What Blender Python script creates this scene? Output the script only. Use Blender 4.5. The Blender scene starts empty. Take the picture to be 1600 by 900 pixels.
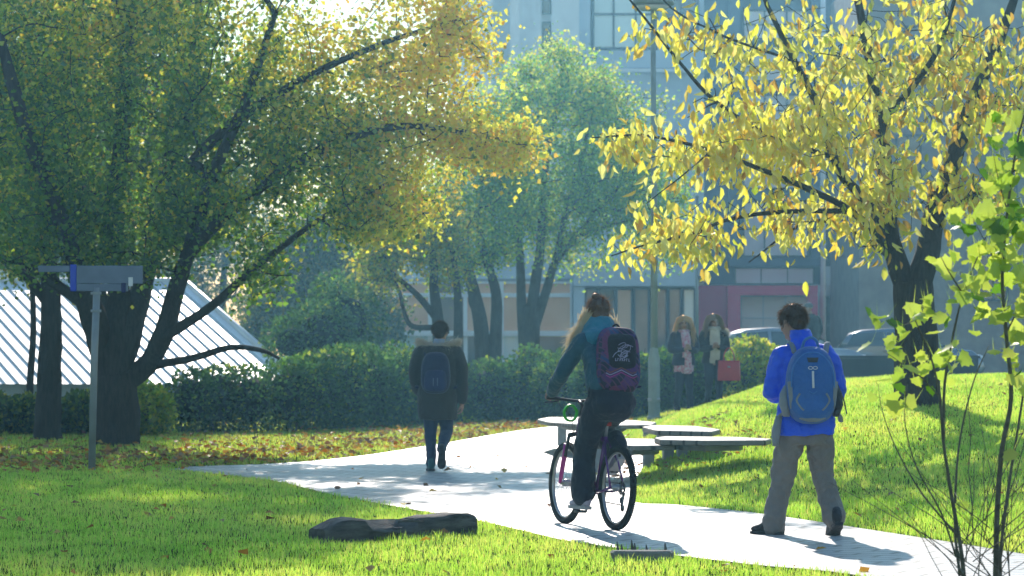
import bpy, math, random
import numpy as np
from mathutils import Vector, Matrix, noise as mnoise

R = math.radians
scene = bpy.context.scene
COL = scene.collection
rng = np.random.default_rng(7)
random.seed(11)

# ---------------------------------------------------------------- survey numbers
EYE = 1.43          # eye height in metres
FOC = 5000.0        # focal length in survey units (photo is 1600 units wide)
SUN_AZ, SUN_EL = 4.5, 26.0

def at(px, py, d):
    """point seen at survey bearing px, py standing d metres away"""
    return Vector(((px - 800) * d / FOC, d, EYE - (py - 550) * d / FOC))

def on_plane(px, py, z=0.0):
    d = FOC * (EYE - z) / (py - 550)
    return Vector(((px - 800) * d / FOC, d, z))

# ---------------------------------------------------------------- tagging
def tag(o, label=None, cat=None, group=None, kind=None):
    if label: o['label'] = label
    if cat: o['category'] = cat
    if group: o['group'] = group
    if kind: o['kind'] = kind
    return o

def empty(name, loc=(0, 0, 0), rz=0.0, label=None, cat=None, group=None):
    o = bpy.data.objects.new(name, None)
    COL.objects.link(o)
    o.empty_display_size = 0.2
    o.location = loc
    o.rotation_euler = (0, 0, rz)
    return tag(o, label, cat, group)

def copy_tree(o, parent=None):
    c = o.copy()
    COL.objects.link(c)
    if parent is not None:
        c.parent = parent
    for ch in list(o.children):
        copy_tree(ch, c)
    return c

def link_mesh(name, me, mat, parent=None, smooth=True):
    o = bpy.data.objects.new(name, me)
    COL.objects.link(o)
    if mat is not None:
        for m in (mat if isinstance(mat, (list, tuple)) else [mat]):
            me.materials.append(m)
    if parent is not None:
        o.parent = parent
    if smooth and len(me.polygons):
        me.polygons.foreach_set('use_smooth', np.ones(len(me.polygons), dtype=bool))
    return o

def np_mesh(name, verts, faces, tint=None):
    """fast mesh from arrays; faces is (n,k)"""
    me = bpy.data.meshes.new(name)
    verts = np.ascontiguousarray(verts, dtype=np.float32)
    faces = np.ascontiguousarray(faces, dtype=np.int32)
    k = faces.shape[1]
    me.vertices.add(len(verts)); me.vertices.foreach_set('co', verts.ravel())
    me.loops.add(faces.size); me.loops.foreach_set('vertex_index', faces.ravel())
    me.polygons.add(len(faces))
    me.polygons.foreach_set('loop_start', np.arange(0, faces.size, k, dtype=np.int32))
    me.polygons.foreach_set('loop_total', np.full(len(faces), k, dtype=np.int32))
    me.update(calc_edges=True)
    if tint is not None:
        a = me.color_attributes.new('tint', 'FLOAT_COLOR', 'POINT')
        c = np.ones((len(verts), 4), dtype=np.float32); c[:, :3] = tint
        a.data.foreach_set('color', c.ravel())
    return me

# ---------------------------------------------------------------- mesh builder
class MB:
    def __init__(s):
        s.v = []; s.f = []; s.mi = []; s.cur = 0
    def add(s, vs, fs):
        b = len(s.v)
        s.v.extend([tuple(v) for v in vs])
        s.f.extend([tuple(i + b for i in f) for f in fs])
        s.mi.extend([s.cur] * len(fs))
        return s
    def rings(s, rings, closed_u=True, caps=True):
        n = len(rings[0]); vs = [p for r in rings for p in r]; fs = []
        for i in range(len(rings) - 1):
            for j in range(n if closed_u else n - 1):
                k = (j + 1) % n
                fs.append((i * n + j, i * n + k, (i + 1) * n + k, (i + 1) * n + j))
        if caps:
            fs.append(tuple(range(n - 1, -1, -1)))
            fs.append(tuple((len(rings) - 1) * n + j for j in range(n)))
        return s.add(vs, fs)
    def tube(s, pts, rad, n=8, round_ends=False, flat=None):
        pts = [Vector(p) for p in pts]
        if not hasattr(rad, '__len__'): rad = [rad] * len(pts)
        rad = list(rad)
        if round_ends:
            d0 = (pts[0] - pts[1]).normalized(); d1 = (pts[-1] - pts[-2]).normalized()
            r0, r1 = rad[0], rad[-1]
            pre = [(pts[0] + d0 * r0 * k, r0 * math.sqrt(max(0.02, 1 - k * k))) for k in (0.98, 0.8, 0.45)]
            post = [(pts[-1] + d1 * r1 * k, r1 * math.sqrt(max(0.02, 1 - k * k))) for k in (0.45, 0.8, 0.98)]
            pts = [p for p, _ in pre] + pts + [p for p, _ in post]
            rad = [r for _, r in pre] + rad + [r for _, r in post]
        t0 = (pts[1] - pts[0]).normalized()
        up = Vector((0, 0, 1)) if abs(t0.z) < 0.9 else Vector((0, 1, 0))
        u = t0.cross(up).normalized(); rings = []
        for i, p in enumerate(pts):
            a = pts[max(0, i - 1)]; b = pts[min(len(pts) - 1, i + 1)]
            t = (b - a)
            t = t.normalized() if t.length > 1e-9 else t0
            u = (u - t * u.dot(t))
            u = u.normalized() if u.length > 1e-6 else t.orthogonal().normalized()
            w = t.cross(u)
            fl = 1.0 if flat is None else flat
            rings.append([p + (u * math.cos(2 * math.pi * k / n) + w * math.sin(2 * math.pi * k / n) * fl) * rad[i] for k in range(n)])
        return s.rings(rings)
    def box(s, c, size, rz=0.0, bevel=0.0):
        cx, cy, cz = c; x, y, z = [k / 2 for k in size]
        ca, sa = math.cos(rz), math.sin(rz)
        if bevel <= 0:
            vs = [(a * x, b * y, d * z) for d in (-1, 1) for a, b in ((-1, -1), (1, -1), (1, 1), (-1, 1))]
            fs = [(3, 2, 1, 0), (4, 5, 6, 7), (0, 1, 5, 4), (1, 2, 6, 5), (2, 3, 7, 6), (3, 0, 4, 7)]
            vs = [(cx + a * ca - b * sa, cy + a * sa + b * ca, cz + d) for a, b, d in vs]
            return s.add(vs, fs)
        b = bevel
        def ring(ix, iy, zz):
            p = [(-ix + b, -iy), (ix - b, -iy), (ix, -iy + b), (ix, iy - b), (ix - b, iy), (-ix + b, iy), (-ix, iy - b), (-ix, -iy + b)]
            return [(cx + q * ca - w * sa, cy + q * sa + w * ca, cz + zz) for q, w in p]
        return s.rings([ring(x - b, y - b, -z), ring(x, y, -z + b), ring(x, y, z - b), ring(x - b, y - b, z)])
    def ball(s, c, r, M=None, nu=14, nv=9):
        c = Vector(c)
        r = (r, r, r) if not hasattr(r, '__len__') else r
        rings = []
        for i in range(nv + 1):
            th = math.pi * (i + 0.02 if i == 0 else (i - 0.02 if i == nv else i)) / nv
            ring = []
            for j in range(nu):
                ph = 2 * math.pi * j / nu
                q = Vector((r[0] * math.sin(th) * math.cos(ph), r[1] * math.sin(th) * math.sin(ph), -r[2] * math.cos(th)))
                if M is not None: q = M @ q
                ring.append(c + q)
            rings.append(ring)
        return s.rings(rings)
    def ell_loft(s, secs, n=24, power=2.0):
        """secs: (cx, cy, cz, rx, ry) horizontal super-ellipse sections"""
        rings = []
        for cx, cy, cz, rx, ry in secs:
            ring = []
            for k in range(n):
                a = 2 * math.pi * k / n
                c, d = math.cos(a), math.sin(a)
                e = 2.0 / power
                ring.append((cx + rx * math.copysign(abs(c) ** e, c), cy + ry * math.copysign(abs(d) ** e, d), cz))
            rings.append(ring)
        return s.rings(rings)
    def prism(s, poly, z0, z1):
        n = len(poly)
        vs = [(p[0], p[1], z0) for p in poly] + [(p[0], p[1], z1) for p in poly]
        fs = [tuple(range(n - 1, -1, -1)), tuple(range(n, 2 * n))] + [(i, (i + 1) % n, n + (i + 1) % n, n + i) for i in range(n)]
        return s.add(vs, fs)
    def quad(s, a, b, c, d):
        return s.add([a, b, c, d], [(0, 1, 2, 3)])
    def ring_torus(s, c, R0, r, axis='x', n=48, m=8, sq=1.0):
        rings = []
        for i in range(n + 1):
            a = 2 * math.pi * i / n; ring = []
            for j in range(m):
                b = 2 * math.pi * j / m
                rr = R0 + r * math.cos(b); h = r * sq * math.sin(b)
                if axis == 'x': ring.append((c[0] + h, c[1] + rr * math.cos(a), c[2] + rr * math.sin(a)))
                elif axis == 'z': ring.append((c[0] + rr * math.cos(a), c[1] + rr * math.sin(a), c[2] + h))
                else: ring.append((c[0] + rr * math.cos(a), c[1] + h, c[2] + rr * math.sin(a)))
            rings.append(ring)
        return s.rings(rings, caps=False)
    def mesh(s, name):
        me = bpy.data.meshes.new(name)
        me.from_pydata(s.v, [], s.f)
        if any(s.mi): me.polygons.foreach_set('material_index', np.array(s.mi, dtype=np.int32))
        me.update()
        return me
    def build(s, name, mat, parent=None, smooth=True, sharp=None):
        o = link_mesh(name, s.mesh(name), mat, parent, smooth)
        if sharp is not None: set_sharp(o.data, sharp)
        return o

def set_sharp(me, deg):
    try:
        me.set_sharp_from_angle(angle=R(deg))
    except Exception:
        pass

def cr(pts, n=4):
    """Catmull-Rom resample of tuples (any dimension)"""
    P = [np.array(p, dtype=float) for p in pts]
    if len(P) < 3: 
        return [tuple(P[0] + (P[1] - P[0]) * k / n) for k in range(n + 1)]
    out = []
    for i in range(len(P) - 1):
        p0 = P[i - 1] if i else P[0] * 2 - P[1]; p1 = P[i]; p2 = P[i + 1]; p3 = P[i + 2] if i + 2 < len(P) else P[-1] * 2 - P[-2]
        for k in range(n):
            t = k / n
            out.append(tuple(0.5 * ((2 * p1) + (-p0 + p2) * t + (2 * p0 - 5 * p1 + 4 * p2 - p3) * t * t + (-p0 + 3 * p1 - 3 * p2 + p3) * t ** 3)))
    out.append(tuple(P[-1]))
    return out

def limb(mb, spec, n=14, sub=4):
    """spec: (x,y,z,r) joints -> smooth tapered tube with round ends"""
    q = cr(spec, sub)
    mb.tube([p[:3] for p in q], [max(0.003, p[3]) for p in q], n, round_ends=True)

def fuse(mb, name, mat, parent, voxel=0.01, smooth=4, wrinkle=0.0, freq=(9, 9, 6), seed=0.0, post=None):
    """union of the builder's closed shapes as one continuous surface"""
    me = mb.mesh(name + '_raw')
    bench_scene = bpy.data.scenes.new('workbench')
    o = bpy.data.objects.new('tmp', me); bench_scene.collection.objects.link(o)
    m = o.modifiers.new('r', 'REMESH'); m.mode = 'VOXEL'; m.voxel_size = voxel; m.adaptivity = 0
    if smooth:
        k = o.modifiers.new('s', 'SMOOTH'); k.factor = 0.5; k.iterations = smooth
    with bpy.context.temp_override(scene=bench_scene, view_layer=bench_scene.view_layers[0]):
        dg = bpy.context.evaluated_depsgraph_get()
        me2 = bpy.data.meshes.new_from_object(o.evaluated_get(dg))
    me2.name = name
    bpy.data.objects.remove(o); bpy.data.meshes.remove(me); bpy.data.scenes.remove(bench_scene)
    if wrinkle:
        nv = len(me2.vertices); co = np.empty(nv * 3, dtype=np.float32); no = np.empty(nv * 3, dtype=np.float32)
        me2.vertices.foreach_get('co', co); me2.vertices.foreach_get('normal', no)
        co = co.reshape(-1, 3); no = no.reshape(-1, 3); am = np.empty(nv, dtype=np.float32); k1 = Vector((5, 3, 1))
        for i, (x, y, z) in enumerate(co.tolist()):
            q = Vector((x * freq[0] + seed, y * freq[1] - seed, z * freq[2]))
            am[i] = mnoise.noise(q) + 0.5 * mnoise.noise(q * 2.3) + 0.8 * (0.3 - abs(mnoise.noise(q * 1.3 + k1)))
        co += no * (am * wrinkle)[:, None]
        me2.vertices.foreach_set('co', co.ravel()); me2.update()
    return link_mesh(name, me2, mat, parent, True)

# ---------------------------------------------------------------- materials
def new_mat(name):
    m = bpy.data.materials.new(name); m.use_nodes = True
    nt = m.node_tree; nt.nodes.clear()
    return m, nt, nt.nodes.new('ShaderNodeOutputMaterial')

def pm(name, col, rough=0.6, metal=0.0, var=0.25, scale=6.0, bump=0.0, bscale=60.0, coat=0.0, stretch=(1, 1, 1), sheen=0.0, spec=0.5, col2=None):
    """principled surface with noise-driven tone variation and bump"""
    m, nt, out = new_mat(name); N = nt.nodes; L = nt.links
    b = N.new('ShaderNodeBsdfPrincipled'); L.new(b.outputs[0], out.inputs[0])
    b.inputs['Roughness'].default_value = rough; b.inputs['Metallic'].default_value = metal
    b.inputs['Specular IOR Level'].default_value = spec
    if coat: b.inputs['Coat Weight'].default_value = coat; b.inputs['Coat Roughness'].default_value = 0.08
    if sheen: b.inputs['Sheen Weight'].default_value = sheen
    tc = N.new('ShaderNodeTexCoord'); mp = N.new('ShaderNodeMapping'); L.new(tc.outputs['Object'], mp.inputs[0])
    mp.inputs['Scale'].default_value = stretch
    nz = N.new('ShaderNodeTexNoise'); nz.inputs['Scale'].default_value = scale; nz.inputs['Detail'].default_value = 5
    L.new(mp.outputs[0], nz.inputs['Vector'])
    mx = N.new('ShaderNodeMix'); mx.data_type = 'RGBA'
    c2 = col2 if col2 else [min(1, c * (1 + var)) for c in col]
    c1 = col if col2 else [c * (1 - var) for c in col]
    mr = N.new('ShaderNodeMapRange'); mr.inputs[1].default_value = 0.3; mr.inputs[2].default_value = 0.7
    L.new(nz.outputs[0], mr.inputs[0]); L.new(mr.outputs[0], mx.inputs[0])
    mx.inputs[6].default_value = (*c1, 1); mx.inputs[7].default_value = (*c2, 1)
    L.new(mx.outputs[2], b.inputs['Base Color'])
    if bump:
        n2 = N.new('ShaderNodeTexNoise'); n2.inputs['Scale'].default_value = bscale; n2.inputs['Detail'].default_value = 4
        L.new(mp.outputs[0], n2.inputs['Vector'])
        bp = N.new('ShaderNodeBump'); bp.inputs['Strength'].default_value = min(1, bump); bp.inputs['Distance'].default_value = 0.02
        L.new(n2.outputs[0], bp.inputs['Height']); L.new(bp.outputs[0], b.inputs['Normal'])
    return m

def leaf_mat(name, trans=0.55, gloss=0.06, tr_gain=(1.25, 1.15, 0.7), rough=0.5):
    m, nt, out = new_mat(name); N = nt.nodes; L = nt.links
    at_ = N.new('ShaderNodeAttribute'); at_.attribute_name = 'tint'
    d = N.new('ShaderNodeBsdfDiffuse'); L.new(at_.outputs[0], d.inputs[0])
    mul = N.new('ShaderNodeMix'); mul.data_type = 'RGBA'; mul.blend_type = 'MULTIPLY'; mul.inputs[0].default_value = 1
    L.new(at_.outputs[0], mul.inputs[6]); mul.inputs[7].default_value = (*tr_gain, 1); mul.clamp_result = True
    t = N.new('ShaderNodeBsdfTranslucent'); L.new(mul.outputs[2], t.inputs[0])
    mx = N.new('ShaderNodeMixShader'); mx.inputs[0].default_value = trans
    L.new(d.outputs[0], mx.inputs[1]); L.new(t.outputs[0], mx.inputs[2])
    g = N.new('ShaderNodeBsdfGlossy'); g.inputs['Roughness'].default_value = rough
    m2 = N.new('ShaderNodeMixShader'); m2.inputs[0].default_value = gloss
    L.new(mx.outputs[0], m2.inputs[1]); L.new(g.outputs[0], m2.inputs[2])
    L.new(m2.outputs[0], out.inputs[0])
    return m

# ---------------------------------------------------------------- leaves
def unit(a):
    return a / np.maximum(1e-9, np.linalg.norm(a, axis=1, keepdims=True))

LEAF_DIAMOND = [(0.0, 0.0), (0.45, 0.5), (1.0, 0.0)]
LEAF_OVAL = [(0.0, 0.0), (0.22, 0.36), (0.55, 0.5), (0.85, 0.22), (1.0, 0.0)]

def leaf_mesh(name, pos, axis, side, ln, wd, col, fold=0.25, curl=0.15, shape=LEAF_DIAMOND):
    """each leaf: left and right halves folded along the midrib"""
    n = len(pos); axis = unit(axis)
    side = unit(side - axis * (side * axis).sum(1, keepdims=True)); nor = np.cross(axis, side)
    k = len(shape); cols = []
    ln = ln[:, None]; wd = wd[:, None]
    mid = [pos + axis * ln * t - nor * ln * curl * t * t for t, w in shape]
    inner = range(1, k - 1)
    left = [mid[i] + side * wd * shape[i][1] + nor * wd * fold * shape[i][1] for i in inner]
    right = [mid[i] - side * wd * shape[i][1] + nor * wd * fold * shape[i][1] for i in inner]
    # order: base, tip, lefts, rights
    V = np.stack([mid[0], mid[-1]] + left + right, axis=1)   # n, m, 3
    m = V.shape[1]; q = k - 2
    lf = [0] + list(range(2, 2 + q)) + [1]; rf = [0, 1] + list(range(2 + 2 * q - 1, 2 + q - 1, -1))
    # left polygon: base, lefts, tip ; right polygon: base, tip, rights reversed
    F = np.array([lf, rf])
    faces = (np.arange(n)[:, None, None] * m + F[None]).reshape(-1, F.shape[1])
    tint = np.repeat(col, m, axis=0)
    return np_mesh(name, V.reshape(-1, 3), faces, tint)

def pick(pal, w, n, jit=0.15):
    pal = np.array(pal, dtype=float); w = np.array(w, dtype=float)
    if w.ndim == 1: idx = rng.choice(len(pal), n, p=w / w.sum())
    else:
        w = w / w.sum(1, keepdims=True); c = w.cumsum(1); idx = (rng.random((n, 1)) > c).sum(1).clip(0, len(pal) - 1)
    c = pal[idx] * (1 + jit * rng.standard_normal((n, 1))).clip(0.4, 1.7)
    return np.clip(c * (1 + 0.06 * rng.standard_normal((n, 3))), 0.002, 1)

def vnoise(p, f, seed=0.0):
    return np.array([mnoise.noise(Vector((a * f + seed, b * f - seed, c * f))) for a, b, c in p])

# ---------------------------------------------------------------- tree skeletons
def grow(stems, tips, step=0.3, tip_r=0.006, power=2.3, bow=0.12, up=0.0):
    """stems: polylines of (x,y,z,r) where the first point of stem i>0 starts on the nearest earlier node.
    tips: (n,3) twig ends that get joined to the nearest wood."""
    P = []; par = []; rmin = []
    for si, st in enumerate(stems):
        pts = np.array(cr(st, 5))
        prev = -1
        if si:
            d = np.linalg.norm(np.array(P) - pts[0, :3], axis=1); prev = int(d.argmin())
        for p in pts:
            P.append(p[:3].copy()); par.append(prev); rmin.append(p[3]); prev = len(P) - 1
    base = np.array(P)
    d0 = np.array([np.linalg.norm(base - t, axis=1).min() for t in tips])
    order = np.argsort(d0)
    twig_nodes = []
    A = np.zeros((len(P) + len(tips) * 14, 3)); A[:len(P)] = P; cnt = len(P)
    start = P[0]
    for ti in order:
        t = tips[ti]
        dist = np.linalg.norm(A[:cnt] - t, axis=1)
        # prefer wood that lies further in and lower than the tip
        pen = dist + 0.35 * np.maximum(0, A[:cnt, 2] - t[2] + 0.1) + 0.05 * np.linalg.norm(A[:cnt] - start, axis=1)
        j = int(pen.argmin()); a = A[j]
        L = np.linalg.norm(t - a); k = max(1, min(12, int(round(L / step))))
        bend = rng.standard_normal(3) * bow * L * 0.5; bend[2] += up * L
        prev = j
        for i in range(1, k + 1):
            s = i / k
            p = a + (t - a) * s + bend * math.sin(math.pi * s) + rng.standard_normal(3) * 0.02 * L * (1 - s)
            A[cnt] = p; par.append(prev); rmin.append(0.0); prev = cnt; cnt += 1
        twig_nodes.append(prev)
    A = A[:cnt]
    par = np.array(par); rr = np.zeros(cnt); acc = np.zeros(cnt)
    for i in range(cnt - 1, -1, -1):
        r = max(tip_r, acc[i] ** (1 / power)) if acc[i] > 0 else tip_r
        r = max(r, rmin[i]) if rmin[i] == 0 else rmin[i]
        rr[i] = r
        if par[i] >= 0: acc[par[i]] += min(r, 0.12) ** power
    return A, par, rr, np.array(twig_nodes)

def wood_mesh(name, A, par, rr, sides=(4, 10), flare=None, gnarl=0.0):
    n = len(A); kids = [[] for _ in range(n)]
    for i, p in enumerate(par):
        if p >= 0: kids[p].append(i)
    mb = MB(); done = set()
    roots = [i for i in range(n) if par[i] < 0]
    stack = [(r, None) for r in roots]
    while stack:
        i, frm = stack.pop()
        chain = ([frm] if frm is not None else []) + [i]
        cur = i
        while kids[cur]:
            ks = sorted(kids[cur], key=lambda q: -rr[q])
            for q in ks[1:]: stack.append((q, cur))
            cur = ks[0]; chain.append(cur)
        pts = [Vector(A[c]) for c in chain]; rad = [rr[c] for c in chain]
        if frm is not None: rad[0] = min(rad[0], rad[1] * 1.15)
        if len(pts) < 2: continue
        ns = sides[1] if max(rad) > 0.05 else (6 if max(rad) > 0.02 else sides[0])
        mb.tube(pts, rad, ns)
    if flare or gnarl:
        vs = []
        for v in mb.v:
            v = Vector(v)
            if gnarl:
                v += Vector((mnoise.noise(v * 3.1), mnoise.noise(v * 3.1 + Vector((7, 0, 0))), 0)) * gnarl
            vs.append(tuple(v))
        mb.v = vs
    return mb.mesh(name)

def lobes_points(lobes, n, clump=0.0):
    """lobes: (cx,cy,cz,rx,ry,rz,weight)"""
    w = np.array([l[6] for l in lobes], dtype=float); w /= w.sum()
    idx = rng.choice(len(lobes), n, p=w); Lb = np.array(lobes)[idx]
    d = unit(rng.standard_normal((n, 3))); r = rng.random((n, 1)) ** (1 / 2.2)
    return Lb[:, :3] + d * r * Lb[:, 3:6], idx

def twig_leaves(A, par, twig, per, spread, back=2):
    """leaf anchor points along the last nodes of each twig"""
    pos = []; dirs = []
    for t in twig:
        p = par[t]; q = par[p] if p >= 0 and par[p] >= 0 else p
        for _ in range(per):
            s = rng.random()
            a = A[t] + (A[p] - A[t]) * s if rng.random() < 0.65 else A[p] + (A[q] - A[p]) * s
            pos.append(a); dirs.append(A[t] - A[p])
    pos = np.array(pos) + rng.standard_normal((len(pos), 3)) * spread
    return pos, np.array(dirs)
# ================================================================ GROUND
def H(x, y):
    x = np.asarray(x, dtype=float); y = np.asarray(y, dtype=float)
    yy = np.maximum(y, 5.0); u = 800 + FOC * x / yy
    De = np.interp(u, [960, 985, 1200, 1400, 1600, 1800, 2300], [31, 30.3, 27.9, 25.0, 22.5, 20.4, 17.2])
    zc = np.interp(u, [965, 1010, 1060, 1120, 1200, 1400, 1600, 2300], [0, 0.16, 0.46, 0.66, 0.93, 1.03, 1.08, 1.15])
    zf = np.interp(u, [700, 960, 1020, 1060, 1140, 1260, 2300], [0.0, 0.12, 0.3, 0.39, 0.45, 0.85, 0.92])
    s = np.clip((yy - De) / (47 - De), 0, 1)
    sm = s * s * (3 - 2 * s)
    z1 = zc * (0.45 * s + 0.55 * sm)
    b = np.clip((yy - 47) / 9.0, 0, 1); b = b * b * (3 - 2 * b)
    z = z1 * (1 - b) + zf * b
    back = np.clip((yy - 64) / 22, 0, 1) * 0.35
    z = np.maximum(z, back * np.clip((1300 - u) / 300, 0, 1))
    f = np.clip((yy - 84) / 14, 0, 1)
    z = z * (1 - f) + 0.6 * f
    return np.where(y < 12, 0.0, z)

def h1(x, y): return float(H(x, y))

def grid_axis(spans):
    out = []
    for a, b, st in spans: out += list(np.arange(a, b, st))
    out.append(spans[-1][1]); return np.array(out)

gx = grid_axis([(-700, -60, 80), (-60, -16, 4), (-16, 18, 0.3), (18, 60, 4), (60, 700, 80)])
gy = grid_axis([(-60, 4, 8), (4, 16, 1.5), (16, 62, 0.3), (62, 112, 1.5), (112, 200, 12), (200, 900, 70)])
XX, YY = np.meshgrid(gx, gy); ZZ = H(XX, YY)
nx, ny = len(gx), len(gy)
V = np.stack([XX, YY, ZZ], -1).reshape(-1, 3)
ii = np.arange(ny - 1)[:, None] * nx + np.arange(nx - 1)[None]
F = np.stack([ii, ii + 1, ii + nx + 1, ii + nx], -1).reshape(-1, 4)
M_soil = pm('soil_turf', (0.05, 0.10, 0.012), 0.9, var=0.4, scale=0.9, bump=0.6, bscale=40, col2=(0.075, 0.12, 0.018), spec=0.0)
tag(link_mesh('ground', np_mesh('ground', V, F), M_soil), 'gently rising grassy ground under the lawns and trees', kind='structure')

# ---------------------------------------------------------------- paved path
edge_px = [((1720, 1000), (1840, 925)), ((1560, 945), (1720, 890)), ((1330, 900), (1600, 868)), ((1180, 885), (1400, 836)), ((1040, 868), (1200, 806)),
           ((940, 855), (1060, 791)), ((880, 846), (988, 784)), ((820, 832), (996, 752)), ((760, 818), (1012, 733)), ((700, 807), (1022, 714)),
           ((640, 797), (985, 696)), ((580, 786), (925, 680)), ((520, 775), (868, 674)), ((480, 765), (760, 684)), ((440, 755), (660, 699)),
           ((380, 747), (560, 714)), ((320, 740), (440, 725)), ((262, 735), (300, 730))]
nearE = np.array([on_plane(*a)[:2] for a, b in edge_px]); farE = np.array([on_plane(*b)[:2] for a, b in edge_px])
nearE = np.array(cr([tuple(p) for p in nearE], 6)); farE = np.array(cr([tuple(p) for p in farE], 6))
path_poly = np.vstack([nearE, farE[::-1]])

def in_poly(x, y, poly):
    inside = np.zeros(len(x), dtype=bool); j = len(poly) - 1
    for i in range(len(poly)):
        xi, yi = poly[i]; xj, yj = poly[j]
        if yi != yj:
            c = ((yi > y) != (yj > y)) & (x < (xj - xi) * (y - yi) / (yj - yi) + xi)
            inside ^= c
        j = i
    return inside

t = np.array([0, .02, .05, .1, .2, .35, .5, .65, .8, .9, .95, .98, 1.0])[None, :, None]
G = nearE[:, None, :] * (1 - t) + farE[:, None, :] * t
Z = H(G[..., 0], G[..., 1]) + 0.012
V = np.concatenate([G, Z[..., None]], -1).reshape(-1, 3); n0, n1 = G.shape[:2]
ii = np.arange(n0 - 1)[:, None] * n1 + np.arange(n1 - 1)[None]
F = np.stack([ii, ii + n1, ii + n1 + 1, ii + 1], -1).reshape(-1, 4)[:, ::-1]

def paving_mat():
    m, nt, out = new_mat('pale_pavers'); N = nt.nodes; L = nt.links
    b = N.new('ShaderNodeBsdfPrincipled'); L.new(b.outputs[0], out.inputs[0])
    tc = N.new('ShaderNodeTexCoord'); mp = N.new('ShaderNodeMapping'); mp.inputs['Rotation'].default_value = (0, 0, R(24))
    L.new(tc.outputs['Object'], mp.inputs[0])
    br = N.new('ShaderNodeTexBrick'); br.inputs['Scale'].default_value = 1.0
    br.inputs['Brick Width'].default_value = 0.42; br.inputs['Row Height'].default_value = 0.21; br.inputs['Mortar Size'].default_value = 0.018
    br.inputs['Color1'].default_value = (0.72, 0.70, 0.67, 1); br.inputs['Color2'].default_value = (0.58, 0.56, 0.54, 1); br.inputs['Mortar'].default_value = (0.22, 0.20, 0.17, 1)
    L.new(mp.outputs[0], br.inputs['Vector'])
    nz = N.new('ShaderNodeTexNoise'); nz.inputs['Scale'].default_value = 1.1; nz.inputs['Detail'].default_value = 7; L.new(tc.outputs['Object'], nz.inputs['Vector'])
    mr = N.new('ShaderNodeMapRange'); mr.inputs[1].default_value = 0.3; mr.inputs[2].default_value = 0.7; mr.inputs[3].default_value = 0.66; mr.inputs[4].default_value = 1.08
    L.new(nz.outputs[0], mr.inputs[0])
    mx = N.new('ShaderNodeMix'); mx.data_type = 'RGBA'; mx.blend_type = 'MULTIPLY'; mx.inputs[0].default_value = 1
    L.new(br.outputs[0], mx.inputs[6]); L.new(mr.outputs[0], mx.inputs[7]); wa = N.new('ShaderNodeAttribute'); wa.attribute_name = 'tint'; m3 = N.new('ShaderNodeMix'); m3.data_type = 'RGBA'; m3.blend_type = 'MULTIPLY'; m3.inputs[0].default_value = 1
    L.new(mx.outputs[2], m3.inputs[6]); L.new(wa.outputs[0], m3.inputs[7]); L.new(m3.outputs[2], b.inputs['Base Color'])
    b.inputs['Roughness'].default_value = 0.42; b.inputs['Specular IOR Level'].default_value = 0.6
    bp = N.new('ShaderNodeBump'); bp.inputs['Strength'].default_value = 0.5; bp.inputs['Distance'].default_value = 0.01
    L.new(br.outputs['Fac'], bp.inputs['Height']); bp.invert = True; L.new(bp.outputs[0], b.inputs['Normal'])
    return m
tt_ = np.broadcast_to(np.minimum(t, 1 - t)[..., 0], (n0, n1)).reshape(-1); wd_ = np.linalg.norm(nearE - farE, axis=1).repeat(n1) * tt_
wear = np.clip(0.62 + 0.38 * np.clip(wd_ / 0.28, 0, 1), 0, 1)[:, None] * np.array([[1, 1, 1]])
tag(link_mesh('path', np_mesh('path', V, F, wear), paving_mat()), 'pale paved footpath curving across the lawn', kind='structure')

# ---------------------------------------------------------------- grass blades
M_grass = leaf_mat('grass_blade', trans=0.66, gloss=0.03, tr_gain=(1.4, 1.35, 1.0), rough=0.4)

def blades(name, label, x, y, hgt, wid, col, lean=0.45):
    n = len(x); z = H(x, y)
    a = rng.random(n) * 2 * np.pi; la = rng.random(n) * 2 * np.pi; lm = np.abs(rng.standard_normal(n)) * lean
    h = hgt * (0.55 + 0.75 * rng.random(n)); w = wid * (0.7 + 0.6 * rng.random(n))
    side = np.stack([np.cos(a), np.sin(a), np.zeros(n)], 1) * w[:, None] * 0.5
    ld = np.stack([np.cos(la), np.sin(la), np.zeros(n)], 1)
    base = np.stack([x, y, z - 0.004], 1); up = np.array([0, 0, 1.0])
    m = base + up * (h * 0.55)[:, None] + ld * (h * lm * 0.3)[:, None]
    tip = base + up * (h * (1 - 0.25 * np.minimum(1, lm)))[:, None] + ld * (h * lm * 0.95)[:, None]
    V = np.stack([base - side, base + side, m + side * 0.8, m - side * 0.8, tip], 1).reshape(-1, 3)
    k = np.arange(n)[:, None] * 5
    F = np.concatenate([k + np.array([[0, 1, 2]]), k + np.array([[0, 2, 3]]), k + np.array([[3, 2, 4]])], 1).reshape(-1, 3)
    me = np_mesh(name, V, F, np.repeat(col, 5, axis=0))
    return tag(link_mesh(name, me, M_grass), label, kind='stuff')

def scatter(n, x0, x1, y0, y1, dens):
    """dens(x,y) in 0..1 keeps"""
    x = rng.uniform(x0, x1, n); y = rng.uniform(y0, y1, n)
    k = rng.random(n) < dens(x, y)
    return x[k], y[k]

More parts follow.
